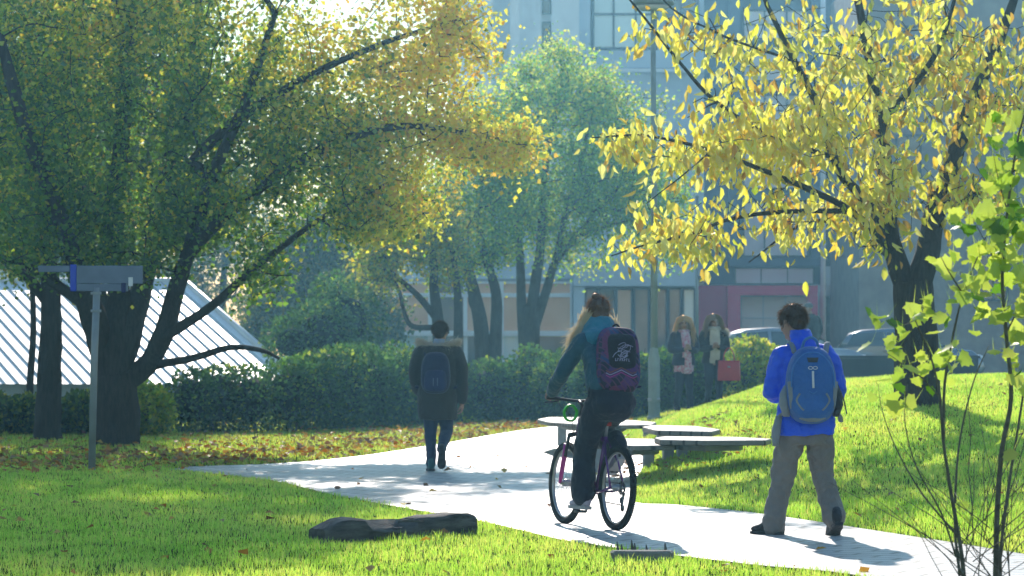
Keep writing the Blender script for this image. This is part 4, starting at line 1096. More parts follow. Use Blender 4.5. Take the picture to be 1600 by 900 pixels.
# flat slab with dark shoots
M_slab = pm('lichen_grey_stone', (0.22, 0.22, 0.20), .9, var=.35, scale=9, bump=.8, bscale=40)
c = on_plane(1003, 876)
st = empty('flat_stone', (c.x, c.y, 0), 0, 'small flat grey stone sunk in the near lawn with dark shoots behind it', 'stone')
mb = MB(); pl = [(-.20, -.05), (-.12, -.09), (.08, -.1), (.2, -.06), (.22, .03), (.1, .09), (-.1, .1), (-.22, .04)]
mb.rings([[(a * 1.0, b, -.02) for a, b in pl], [(a, b, .055) for a, b in pl], [(a * .93, b * .9, .07) for a, b in pl]]); mb.build('stone_body', M_slab, st, smooth=False)
for i, (dx, hh) in enumerate([(-.17, .12), (-.14, .10), (-.07, .13), (-.05, .11), (.03, .10), (.16, .11)]):
    mb = MB(); mb.tube([(dx, .14, -.01), (dx + .01, .145, hh * .6), (dx + .005, .14, hh)], [.006, .011, .004], 7, round_ends=True); mb.build('shoot', M_log, st)
# ================================================================ PEOPLE
M_skin = pm('skin', (0.46, 0.27, 0.19), .5, var=.08, scale=12, bump=.1, bscale=200)
M_eye = pm('eye_dark', (0.03, 0.02, 0.02), .2, var=.1); M_lip = pm('lips', (0.42, 0.14, 0.12), .45, var=.05)
def cloth(name, c, var=.22, rough=.85, b=.75, bs=26, sheen=.15, scale=7): return pm(name, c, rough, var=var, scale=scale, bump=b, bscale=bs, sheen=sheen)

def hair_mat(name, c, c2):
    m, nt, out = new_mat(name); N = nt.nodes; L = nt.links
    d = N.new('ShaderNodeBsdfDiffuse'); t = N.new('ShaderNodeBsdfTranslucent'); g = N.new('ShaderNodeBsdfGlossy')
    tc = N.new('ShaderNodeTexCoord'); nz = N.new('ShaderNodeTexNoise'); nz.inputs['Scale'].default_value = 40; L.new(tc.outputs['Object'], nz.inputs['Vector'])
    mx = N.new('ShaderNodeMix'); mx.data_type = 'RGBA'; mx.inputs[6].default_value = (*c, 1); mx.inputs[7].default_value = (*c2, 1); L.new(nz.outputs[0], mx.inputs[0])
    for q in (d, t): L.new(mx.outputs[2], q.inputs[0])
    g.inputs[0].default_value = (*[min(1, a * 1.5 + .15) for a in c2], 1); g.inputs['Roughness'].default_value = .4
    a = N.new('ShaderNodeMixShader'); a.inputs[0].default_value = .5; L.new(d.outputs[0], a.inputs[1]); L.new(t.outputs[0], a.inputs[2])
    b = N.new('ShaderNodeMixShader'); b.inputs[0].default_value = .22; L.new(a.outputs[0], b.inputs[1]); L.new(g.outputs[0], b.inputs[2])
    L.new(b.outputs[0], out.inputs[0]); return m

def head_shape(mb, c, M, s=1.0):
    def B(p, r): mb.ball(Vector(c) + M @ (Vector(p) * s), tuple(q * s for q in r), M=M, nu=20, nv=14)
    B((0, -.012, .035), (.077, .098, .088)); B((0, .03, -.045), (.060, .066, .078)); B((0, .066, -.098), (.032, .03, .028))
    B((0, .075, .02), (.056, .026, .022)); B((-.03, .072, -.035), (.026, .024, .03)); B((.03, .072, -.035), (.026, .024, .03))
    B((-.079, -.005, -.015), (.011, .024, .034)); B((.079, -.005, -.015), (.011, .024, .034))
    C = Vector(c)
    mb.tube([C + M @ (Vector(p) * s) for p in ((0, .096, .012), (0, .112, -.018), (0, .118, -.034))], [.008 * s, .012 * s, .015 * s], 10, round_ends=True)

def face_parts(c, M, s, body):
    for sx in (-1, 1):
        mb = MB(); mb.ball(Vector(c) + M @ (Vector((sx * .031, .092, .004)) * s), (.013 * s, .006 * s, .0065 * s), M=M, nu=10, nv=6); mb.build('eye', M_eye, body)
        mb = MB(); C = Vector(c); mb.tube([C + M @ (Vector(p) * s) for p in ((sx * .014, .099, .026), (sx * .032, .0985, .031), (sx * .05, .086, .024))], [.003, .0035, .002], 6); mb.build('eyebrow', M_eye, body)
    mb = MB(); mb.ball(Vector(c) + M @ (Vector((0, .099, -.066)) * s), (.022 * s, .008 * s, .0075 * s), M=M, nu=12, nv=6); mb.build('mouth', M_lip, body)

def hand_shape(mb, wrist, d, palm, side, curl=.5, s=1.0):
    """d: along the hand, palm: direction the palm faces, side: +1 when the thumb is at d x palm"""
    d = Vector(d).normalized(); p = Vector(palm); p = (p - d * p.dot(d)).normalized(); t = d.cross(p) * side
    W = Vector(wrist)
    M = Matrix((t, d, p)).transposed()
    mb.ball(W + d * .05 * s, (.042 * s, .056 * s, .019 * s), M=M, nu=14, nv=8)
    mb.tube([W - d * .03 * s, W + d * .02 * s], [.027 * s, .03 * s], 10, round_ends=True)
    for i, (o, L) in enumerate(((.029, .070), (.010, .080), (-.010, .074), (-.028, .058))):
        base = W + d * .09 * s + t * o * s; q = base; pts = [W + d * .06 * s + t * o * .8 * s, base]; a = 0
        for j, f in enumerate((.45, .32, .23)):
            a += curl * (1.0 if j == 0 else 1.15); q = q + (d * math.cos(a) + p * math.sin(a)) * (L * f * s); pts.append(q)
        mb.tube(pts, [.0095 * s, .0095 * s, .009 * s, .0083 * s, .007 * s], 8, round_ends=True)
    b = W + d * .03 * s + t * .026 * s
    mb.tube([b, b + (t * .8 + d * .6 + p * .25) * .034 * s, b + (t * .85 + d * 1.5 + p * .7) * .037 * s, b + (t * .65 + d * 2.1 + p * 1.2) * .036 * s], [.013 * s, .0115 * s, .0105 * s, .008 * s], 8, round_ends=True)

def strands(name, mat, parent, roots, paths, w=.0035):
    """ribbons; paths: (n, k, 3)"""
    P = np.asarray(paths); n, k, _ = P.shape
    T = np.gradient(P, axis=1); S = np.cross(T, np.array([0.2, 1, .1])); S /= np.maximum(1e-9, np.linalg.norm(S, axis=2, keepdims=True))
    ww = (w * np.linspace(1, .25, k))[None, :, None]
    V = np.concatenate([P - S * ww * .5, P + S * ww * .5], 1).reshape(-1, 3)
    i = np.arange(n)[:, None] * 2 * k; j = np.arange(k - 1)[None]
    F = np.stack([i + j, i + j + k, i + j + k + 1, i + j + 1], -1).reshape(-1, 4)
    return link_mesh(name, np_mesh(name, V, F), mat, parent)

def scalp(n, c, M, s, zmin=-.02, back=True, front=.05):
    """points and normals on the skull"""
    out = []; nn = []
    while len(out) < n:
        q = unit(rng.standard_normal((1, 3)))[0]
        p = np.array([q[0] * .080, q[1] * .101 - .012, q[2] * .091 + .035])
        lim = zmin if p[1] < front else .055
        if p[1] < -.05: lim -= .05
        if p[2] < lim: continue
        out.append(p * s); nn.append(q)
    A = np.array(M.to_3x3()); return np.array(c) + np.array(out) @ A.T, np.array(nn) @ A.T

def short_hair(parent, c, M, s, mat, n=1500, L=.045, puff=.012, zmin=-.02, lift=.5):
    mb = MB(); C = Vector(c)
    mb.ball(C + M @ (Vector((0, -.020, .047)) * s), (.083 * s, .099 * s, .085 * s), M=M, nu=20, nv=14)
    mb.ball(C + M @ (Vector((0, -.052, -.005)) * s), (.072 * s, .062 * s, .075 * s), M=M, nu=20, nv=12)
    h = fuse(mb, 'hair', mat, parent, .007, 4, .005, (40, 40, 14))
    r, nn = scalp(n, c, M, s * 1.02, zmin)
    fl = nn * lift + np.array([0, 0, -.55]) + rng.standard_normal((n, 3)) * .35; fl = unit(fl)
    t = np.linspace(0, 1, 4)[None, :, None]; LL = (L * (.6 + .8 * rng.random((n, 1, 1))))
    P = r[:, None] + nn[:, None] * puff * t + fl[:, None] * LL * t + np.array([0, 0, -.01]) * t * t
    strands('hair_strands', mat, h, None, P, .004)
    return h

def long_hair(parent, c, M, s, mat, n=1300, length=.42, spread=.07, sides=True, wav=.02, back_bias=0.0, zmin=.0):
    mb = MB(); C = Vector(c)
    mb.ball(C + M @ (Vector((0, -.022, .046)) * s), (.085 * s, .1 * s, .086 * s), M=M, nu=20, nv=14)
    mb.ball(C + M @ (Vector((0, -.06, -.05)) * s), (.075 * s, .06 * s, .1 * s), M=M, nu=20, nv=12)
    h = fuse(mb, 'hair', mat, parent, .008, 4, .006, (40, 40, 10))
    r, nn = scalp(n, c, M, s * 1.03, zmin, front=.04)
    k = 8; t = np.linspace(0, 1, k)[None, :, None]
    Mi = np.array(M.to_3x3()); loc = (r - np.array(c)) @ Mi      # back in the head's own frame
    ol = nn @ Mi; sx = np.where(loc[:, 0] >= 0, 1.0, -1.0)
    frontal = loc[:, 1] > -.035
    ol[:, 0] = np.where(frontal, sx * 1.0, ol[:, 0]); ol[:, 1] = np.where(frontal, -.25, ol[:, 1]); ol[:, 2] = 0
    push = np.where(frontal, np.maximum(0, .098 - np.abs(loc[:, 0])), 0.0)
    out = ol @ Mi.T
    ph = rng.random((n, 1, 1)) * 6.28; LL = length * (.55 + .6 * rng.random((n, 1, 1)))
    side = unit(out + 1e-6)[:, None]; spread = spread + push[:, None, None] * 1.0
    drop = np.concatenate([np.zeros((n, 1, 2)), -LL], 2)
    P = r[:, None] + side * (push[:, None, None] * np.minimum(1, t * 4) + (spread - push[:, None, None]) * (np.sqrt(t) * .55 + .5 * t * rng.random((n, 1, 1)))) + drop * t ** 1.15 + wav * np.sin(ph + t * 9) * t * np.cross(side, np.array([0, 0, 1.0])) + rng.standard_normal((n, 1, 3)) * .02 * t
    strands('hair_strands', mat, h, None, P, .005)
    return h

def rotm(yaw=0, pitch=0, roll=0):
    return (Matrix.Rotation(yaw, 3, 'Z') @ Matrix.Rotation(pitch, 3, 'X') @ Matrix.Rotation(roll, 3, 'Y'))

def body_core(mb, neck, head, sh, hip, legs, arms, s=1):
    """slim figure under the clothes so that the body is one continuous surface"""
    h = Vector(hip); n = Vector(neck)
    limb(mb, [(*(h + Vector((0, 0, -.02))), .105), (*(h.lerp(n, .4)), .095), (*(h.lerp(n, .8)), .11), (*n, .058)], 16)
    limb(mb, [(*(n - Vector((0, 0, .05))), .058), (*(n.lerp(Vector(head), .55)), .053), (*(Vector(head) - Vector((0, 0.01, .03))), .055)], 14)
    for a in arms:
        limb(mb, [(*(n + (Vector(a[0][:3]) - n) * .3 - Vector((0, 0, .08))), .06)] + [(*q[:3], r) for q, r in zip(a, (.05, .04, .03))], 12)
    for l in legs: limb(mb, [(*q[:3], r) for q, r in zip(l, (.06, .045, .032))], 12)

def shoe(name, ankle, yaw, pitch, mat, solemat, parent, s=1.0):
    M = rotm(yaw, pitch)
    def X(p): return Vector(ankle) + M @ (Vector(p) * s)
    rings = []
    for y, w, z0, z1 in ((-.085, .022, -.07, .00), (-.07, .036, -.085, .05), (-.02, .042, -.088, .055), (.04, .044, -.088, .01), (.10, .05, -.088, -.025), (.155, .044, -.086, -.04), (.185, .022, -.078, -.055)):
        ring = []
        for k in range(14):
            a = 2 * math.pi * k / 14; c, d = math.cos(a), math.sin(a)
            ring.append(X((w * math.copysign(abs(c) ** .75, c), y, (z0 + z1) / 2 + (z1 - z0) / 2 * math.copysign(abs(d) ** .8, d))))
        rings.append(ring)
    mb = MB(); mb.rings(rings); o = mb.build(name, mat, parent)
    mb = MB(); pl = [(-.03, -.09), (.03, -.09), (.043, -.03), (.042, .04), (.055, .1), (.047, .16), (.02, .195), (-.02, .195), (-.047, .16), (-.055, .1), (-.042, .04), (-.043, -.03)]
    mb.rings([[X((a * .97, b * .99, -.108)) for a, b in pl], [X((a, b, -.104)) for a, b in pl], [X((a * 1.02, b, -.082)) for a, b in pl], [X((a * .8, b * .9, -.078)) for a, b in pl]])
    mb.build('sole', solemat, o, smooth=False)
    return o

def se_ring(c, M, rx, rz, y, p=3.2, n=28, zo=0.0):
    """super-ellipse ring in the x,z plane of a pack"""
    out = []
    for k in range(n):
        a = 2 * math.pi * k / n; q, w = math.cos(a), math.sin(a); e = 2 / p
        out.append(Vector(c) + M @ Vector((rx * math.copysign(abs(q) ** e, q), y, zo + rz * math.copysign(abs(w) ** e, w))))
    return out

def pack_body(mb, c, M, w, h, d, p=3.2, taper=.1):
    """bag: back panel at y=0, bulging towards -y"""
    rings = []
    for t, f in ((0, .93), (.08, 1.0), (.35, 1.0), (.65, .96), (.85, .88), (.95, .76), (1.0, .55)):
        ring = se_ring(c, M, w / 2 * f, h / 2 * f, -d * t, p)
        Mi = M.inverted()
        r2 = []
        for q in ring:
            l = Mi @ (q - Vector(c)); l.x *= 1 - taper * (l.z / h + .5) ** 2; l.y *= 1.0 - .25 * max(0, l.z / h)
            r2.append(Vector(c) + M @ l)
        rings.append(r2)
    mb.rings(rings)

def pack_pt(c, M, x, z, h, d, lift=0.004, t=1.0):
    y = -(d * t + lift) * (1 - .25 * max(0, z / h)); return Vector(c) + M @ Vector((x, y, z))

# ---------------------------------------------------------------- man in the blue jacket
D1 = 25.1; loc = on_plane(1257, 835, 0.012)
man = empty('person', loc, 0, 'person in a bright blue jacket and grey trousers walking away, head bent to the left', 'person')
M_jb = cloth('royal_blue_shell', (0.012, 0.105, 0.92), var=.12, rough=.55, b=.9, bs=20); M_tr = cloth('grey_khaki_cotton', (0.20, 0.185, 0.17), var=.14); M_bk = cloth('black_leather', (0.02, 0.02, 0.022), rough=.55)
M_hb = hair_mat('brown_hair', (0.06, 0.035, 0.02), (0.16, 0.09, 0.05))
hc = Vector((-.085, .06, 1.655)); HM = rotm(R(38), R(-14), 0)
mb = MB(); head_shape(mb, hc, HM, 1.06)
arms = [[(-.16, .0, 1.38), (-.24, .04, 1.11), (-.12, .27, 1.10)], [(.17, .0, 1.38), (.255, .03, 1.10), (.10, .27, 1.08)]]
legs = [[(-.10, 0, .86), (-.165, .05, .46), (-.235, -.02, .12)], [(.12, .0, .86), (.13, .03, .46), (.215, -.16, .16)]]
body_core(mb, (-.02, .01, 1.47), hc, None, (0.01, 0, .9), legs, arms)
hand_shape(mb, (-.115, .29, 1.105), (.55, .55, .25), (0, -.3, 1), 1, .7); hand_shape(mb, (.095, .29, 1.09), (-.6, .5, .3), (0, -.3, 1), -1, .7)
bd = fuse(mb, 'body', M_skin, man, .0055, 3); face_parts(hc, HM, 1.06, bd)
short_hair(man, hc, HM, 1.04, M_hb, 2400, .028, .010, -.01, .35)
mb = MB()
mb.ell_loft([(.01, .0, .775, .215, .155), (.01, .0, .80, .225, .165), (.01, .0, .95, .222, .16), (.01, .01, 1.10, .20, .15), (.01, .01, 1.25, .205, .145), (.0, .0, 1.36, .19, .13), (-.005, .0, 1.43, .145, .11), (-.01, .01, 1.49, .10, .09), (-.015, .01, 1.52, .085, .085)], 28, 2.3)
mb.ell_loft([(-.02, .01, 1.46, .085, .085), (-.03, .015, 1.54, .082, .083), (-.035, .02, 1.585, .078, .08), (-.035, .02, 1.59, .07, .07)], 20)
limb(mb, [(-.13, .0, 1.41, .08), (-.18, .0, 1.37, .084), (-.22, .02, 1.24, .072), (-.25, .04, 1.12, .066), (-.23, .12, 1.08, .06), (-.17, .22, 1.09, .058), (-.135, .265, 1.10, .05)])
limb(mb, [(.13, .0, 1.41, .08), (.185, .0, 1.37, .084), (.235, .02, 1.24, .072), (.265, .04, 1.11, .066), (.235, .12, 1.07, .06), (.17, .22, 1.07, .058), (.12, .265, 1.08, .05)])
fuse(mb, 'jacket', M_jb, man, .008, 2, .016, (9, 9, 11), 1.0)
mb = MB()
mb.ell_loft([(.01, .0, .70, .19, .13), (.01, 0, .76, .205, .145), (.01, 0, .86, .20, .145), (.01, 0, .9, .18, .13)], 24, 2.2)
limb(mb, [(-.09, 0, .80, .112), (-.125, .02, .66, .108), (-.165, .05, .46, .092), (-.20, .025, .28, .084), (-.235, -.01, .12, .088), (-.24, -.015, .075, .09)], 18)
limb(mb, [(.11, 0, .80, .112), (.125, .015, .66, .106), (.145, .03, .47, .09), (.18, -.05, .30, .083), (.215, -.13, .17, .086), (.222, -.145, .13, .088)], 18)
fuse(mb, 'trousers', M_tr, man, .008, 2, .016, (9, 9, 10), 4.0)
mb = MB(); mb.box((.262, -.02, .52), (.02, .1, .16), bevel=.008)
shoe('shoe', (-.25, -.0, .108), R(48), 0, M_bk, M_bk, man, 1.05); shoe('shoe', (.222, -.155, .150), R(8), R(-24), M_bk, M_bk, man, 1.05)
# phone
mb = MB(); mb.box((0, 0, 0), (.075, .012, .15), bevel=.004)
ph = mb.build('phone', M_bk, None, smooth=False); tag(ph, 'dark phone held in front by the person in the blue jacket', 'phone'); ph.location = loc + Vector((-.0, .40, 1.19)); ph.rotation_euler = (R(-40), 0, 0)
# blue backpack
M_p1 = cloth('denim_blue_pack', (0.025, 0.13, 0.42), var=.12, rough=.7); M_p2 = cloth('mid_blue_pack', (0.05, 0.20, 0.52), var=.1, rough=.7); M_pg = cloth('grey_pack_trim', (0.24, 0.27, 0.29), var=.1); M_pm = cloth('dark_mesh_pocket', (0.05, 0.06, 0.07))
M_wt = pm('white_print', (0.72, 0.74, 0.76), .6, var=.05)
pc = Vector((.03, -.165, 1.16)); PMt = rotm(0, R(-3)); h, w, dd = .60, .41, .23
bp = empty('backpack', loc, 0, 'blue daypack with grey base and oval emblem on the back of the blue jacket', 'backpack')
mb = MB(); pack_body(mb, pc, PMt, w, h, dd, 2.7, .16); b0 = mb.build('bag', M_p1, bp)
def surf(c, M, x, z, w, h, d, lift=.004):
    """outer face of a pack at local x, z"""
    q = min(1, math.hypot(x / (w / 2), z / (h / 2)) if True else 0)
    tab = [(0, 1.0), (.55, 1.0), (.76, .95), (.88, .85), (.96, .65), (1.0, .35)]
    t = np.interp(q, [a for a, _ in tab], [b for _, b in tab]); return Vector(c) + M @ Vector((x, -(d * t) * (1 - .25 * max(0, z / h)) - lift, z))
def strip(name, pts, rad, mat, parent, flat=.35, n=6, c=pc, M=PMt, w_=None, lift=.003):
    q = cr(pts, 4); mb = MB(); mb.tube([surf(c, M, p[0], p[1], w_[0], w_[1], w_[2], lift) for p in q], rad, n); return mb.build(name, mat, parent)
S1 = (w, h, dd)
strip('front_panel_seam', [(-.15, -.22), (-.165, -.05), (-.15, .12), (-.08, .22), (0, .245), (.08, .22), (.15, .12), (.165, -.05), (.15, -.22)], .006, M_p2, b0, w_=S1)
strip('grey_side_trim', [(-.175, .02), (-.165, -.08), (-.15, -.18), (-.11, -.235), (-.05, -.262), (.0, -.268), (.05, -.262), (.11, -.235), (.15, -.18), (.165, -.08), (.175, .02)], .020, M_pg, b0, w_=S1, lift=-.004)
strip('grey_curve', [(-.10, -.07), (-.125, -.12), (-.1, -.17), (-.07, -.2)], .009, M_pg, b0, w_=S1, lift=-.002); strip('grey_curve', [(.10, -.07), (.125, -.12), (.1, -.17), (.07, -.2)], .009, M_pg, b0, w_=S1, lift=-.002)
strip('daisy_strap', [(.0, .10), (.0, .05), (.002, -.03)], .009, M_wt, b0, w_=S1)
mb = MB()
for sx in (-.018, .018):
    q = [surf(pc, PMt, sx + .017 * math.cos(a), .125 + .011 * math.sin(a), *S1, .003) for a in np.linspace(0, 6.283, 15)]; mb.tube(q, .0032, 5)
mb.build('emblem', M_wt, b0)
mb = MB(); pl = [(-.045, .205), (.045, .205), (.035, .168), (-.035, .168)]
mb.add([surf(pc, PMt, a, b, *S1, .005) for a, b in pl], [(0, 1, 2, 3)]); mb.build('vent_patch', M_pm, b0, smooth=False)
strip('smile_seam', [(-.03, -.055), (0, -.07), (.03, -.055)], .004, M_p2, b0, w_=S1)
mb = MB(); mb.tube(cr([pc + Vector((-.065, .0, .285)), pc + Vector((-.045, -.01, .345)), pc + Vector((0, -.012, .37)), pc + Vector((.045, -.01, .345)), pc + Vector((.065, 0, .285))], 5), .011, 8); mb.build('haul_loop', M_p2, bp)
for sx in (-1, 1):
    mb = MB(); mb.ell_loft([(pc.x + sx * .19, pc.y - .07, pc.z - .24, .025, .06), (pc.x + sx * .205, pc.y - .07, pc.z - .15, .042, .075), (pc.x + sx * .205, pc.y - .06, pc.z - .06, .036, .07), (pc.x + sx * .195, pc.y - .05, pc.z + .0, .012, .05)], 16); mb.build('mesh_pocket', M_pm if sx > 0 else M_pg, bp)
    mb = MB(); q = cr([(pc.x + sx * .12, pc.y + .02, pc.z + .25), (pc.x + sx * .135, pc.y + .08, pc.z + .315), (pc.x + sx * .15, pc.y + .17, pc.z + .325), (pc.x + sx * .165, pc.y + .29, pc.z + .24), (pc.x + sx * .175, pc.y + .325, pc.z + .05), (pc.x + sx * .2, pc.y + .24, pc.z - .1), (pc.x + sx * .21, pc.y + .02, pc.z - .18)], 5)
    mb.tube(q, .022, 8, flat=.4); mb.build('shoulder_strap', M_pg, bp)
    mb = MB(); mb.tube(cr([(pc.x + sx * .19, pc.y - .03, pc.z - .2), (pc.x + sx * .235, pc.y + .06, pc.z - .24), (pc.x + sx * .25, pc.y + .15, pc.z - .28)], 4), .02, 8, flat=.5); mb.build('hip_belt', M_pg, bp)
mb = MB(); mb.tube(cr([(pc.x - .235, pc.y + .06, pc.z - .24), (pc.x - .26, pc.y + .06, pc.z - .36), (pc.x - .265, pc.y + .05, pc.z - .47)], 4), [.028, .028, .03, .034, .036, .034, .03, .028, .02], 8); mb.build('hanging_flap', M_pg, bp)
mb = MB(); mb.tube(cr([(pc.x + .2, pc.y - .05, pc.z + .02), (pc.x + .25, pc.y - .04, pc.z - .1), (pc.x + .28, pc.y - .02, pc.z - .22)], 4), .005, 6); mb.build('loose_strap', M_pm, bp)

# ---------------------------------------------------------------- man in the parka
loc = on_plane(684, 736, 0.012)
man = empty('person', loc, 0, 'person in a dark fur-hooded parka and jeans walking away along the path', 'person')
M_pk = cloth('dark_olive_parka', (0.035, 0.036, 0.032), var=.2, rough=.8); M_jn = cloth('dark_denim', (0.02, 0.035, 0.085), var=.2); M_fur = hair_mat('pale_fur', (0.42, 0.33, 0.24), (0.7, 0.6, 0.48)); M_hd = hair_mat('dark_brown_hair', (0.03, 0.02, 0.014), (0.09, 0.055, 0.03))
hc = Vector((.03, .03, 1.655)); HM = rotm(R(-14), R(-2))
mb = MB(); head_shape(mb, hc, HM, 1.03)
arms = [[(-.21, 0, 1.42), (-.27, -.03, 1.12), (-.22, .16, .93)], [(.22, 0, 1.42), (.285, -.02, 1.12), (.29, .0, .84)]]
legs = [[(-.08, 0, .86), (-.085, .04, .47), (-.08, -.03, .12)], [(.09, 0, .86), (.10, .04, .48), (.05, -.25, .26)]]
body_core(mb, (.015, 0, 1.48), hc, None, (0, 0, .9), legs, arms)
hand_shape(mb, (.29, .0, .82), (0, .08, -1), (-1, .2, 0), -1, .45); hand_shape(mb, (-.215, .18, .92), (.2, .5, -.7), (1, 0, 0), 1, .5)
bd = fuse(mb, 'body', M_skin, man, .0065, 3); face_parts(hc, HM, 1.03, bd)
short_hair(man, hc, HM, 1.02, M_hd, 1400, .02, .008, .0, .9)
mb = MB()
mb.ell_loft([(0, .0, .615, .225, .17), (0, .0, .63, .235, .18), (0, 0, .85, .235, .175), (0, .01, 1.05, .225, .16), (0, .01, 1.25, .24, .155), (0, 0, 1.38, .235, .14), (0, 0, 1.46, .17, .12), (.01, 0, 1.52, .10, .10)], 28, 2.3)
limb(mb, [(-.15, 0, 1.43, .08), (-.215, 0, 1.39, .088), (-.265, -.02, 1.25, .078), (-.275, -.03, 1.12, .072), (-.25, .07, 1.0, .064), (-.22, .16, .94, .056)])
limb(mb, [(.15, 0, 1.43, .08), (.225, 0, 1.39, .088), (.28, -.015, 1.25, .078), (.295, -.02, 1.12, .072), (.297, -.01, .97, .064), (.292, .0, .85, .056)])
limb(mb, [(-.17, -.02, 1.46, .05), (-.1, -.10, 1.44, .07), (0, -.13, 1.41, .08), (.1, -.10, 1.44, .07), (.17, -.02, 1.46, .05)])
jk = fuse(mb, 'parka', M_pk, man, .011, 3, .012, (7, 7, 5), 8.0)
n = 2600; u = rng.random(n) * 2 * np.pi
ringp = np.stack([.01 + .215 * np.cos(u), .0 + .13 * np.sin(u), 1.505 + .035 * np.cos(2 * u) - .02 * np.sin(u)], 1)
nr = np.stack([np.cos(u), .6 * np.sin(u), .35 * np.ones(n)], 1) + rng.standard_normal((n, 3)) * .55
t = np.linspace(0, 1, 4)[None, :, None]; P = ringp[:, None] + rng.standard_normal((n, 1, 3)) * .012 + unit(nr)[:, None] * (.06 * (.5 + rng.random((n, 1, 1)))) * t + np.array([0, 0, -.015]) * t * t
mb = MB(); mb.tube([(.01 + .21 * math.cos(a), .13 * math.sin(a), 1.505 + .035 * math.cos(2 * a) - .02 * math.sin(a)) for a in np.linspace(0, 6.283, 33)], .03, 8)
ft = mb.build('fur_trim', M_fur, jk); strands('fur_strands', M_fur, ft, None, P, .004)
mb = MB(); mb.ell_loft([(.012, .005, 1.47, .075, .075), (.02, .01, 1.565, .068, .07), (.02, .01, 1.575, .06, .06)], 16); mb.build('shirt_collar', cloth('pale_blue_collar', (.35, .42, .55)), man)
mb = MB()
limb(mb, [(-.08, 0, .80, .1), (-.085, .025, .64, .095), (-.085, .04, .47, .075), (-.08, .0, .28, .064), (-.08, -.03, .13, .062), (-.08, -.03, .1, .062)], 16)
limb(mb, [(.09, 0, .80, .1), (.10, .025, .64, .095), (.10, .04, .48, .075), (.075, -.10, .36, .064), (.055, -.22, .29, .06), (.052, -.25, .265, .06)], 16)
fuse(mb, 'jeans', M_jn, man, .009, 3, .009, (8, 8, 8), 2.0)
M_blk = cloth('charcoal_shoe', (.03, .03, .035)); M_teal = cloth('teal_shoe', (.03, .12, .13)); M_solew = cloth('pale_sole', (.4, .4, .4))
shoe('shoe', (-.08, -.03, .108), R(4), 0, M_teal, M_blk, man, 1.0); shoe('shoe', (.052, -.265, .25), R(4), R(-52), M_blk, M_blk, man, 1.0)
M_nv = cloth('navy_pack', (0.012, 0.018, 0.06), var=.2); M_nv2 = cloth('navy_pocket', (0.02, 0.03, 0.10), var=.2)
pc2 = Vector((-.02, -.15, 1.17)); bp = empty('backpack', loc, 0, 'dark navy backpack worn over the fur-hooded parka', 'backpack')
mb = MB(); pack_body(mb, pc2, Matrix.Identity(3), .36, .50, .19, 3.2, .12); b0 = mb.build('bag', M_nv, bp)
mb = MB(); pack_body(mb, pc2 + Vector((0, -.155, -.09)), Matrix.Identity(3), .27, .26, .06, 4, .05); b1 = mb.build('front_pocket', M_nv2, bp)
for sx in (-.025, .025):
    mb = MB(); mb.tube([pc2 + Vector((sx, -.222, -.06)), pc2 + Vector((sx, -.222, -.15))], .004, 5); mb.build('zip_cord', M_wt if False else cloth('grey_cord', (.2, .22, .3)), b1)
mb = MB(); mb.tube(cr([pc2 + Vector((-.04, 0, .24)), pc2 + Vector((0, -.01, .29)), pc2 + Vector((.04, 0, .24))], 5), .008, 6); mb.build('haul_loop', M_nv, bp)
for sx in (-1, 1):
    mb = MB(); mb.tube(cr([(pc2.x + sx * .11, pc2.y + .0, pc2.z + .2), (pc2.x + sx * .13, pc2.y + .08, pc2.z + .285), (pc2.x + sx * .14, pc2.y + .19, pc2.z + .285), (pc2.x + sx * .155, pc2.y + .325, pc2.z + .1), (pc2.x + sx * .2, pc2.y + .25, pc2.z - .1), (pc2.x + sx * .23, pc2.y + .02, pc2.z - .18)], 5), .024, 8, flat=.4); mb.build('shoulder_strap', M_nv, bp)

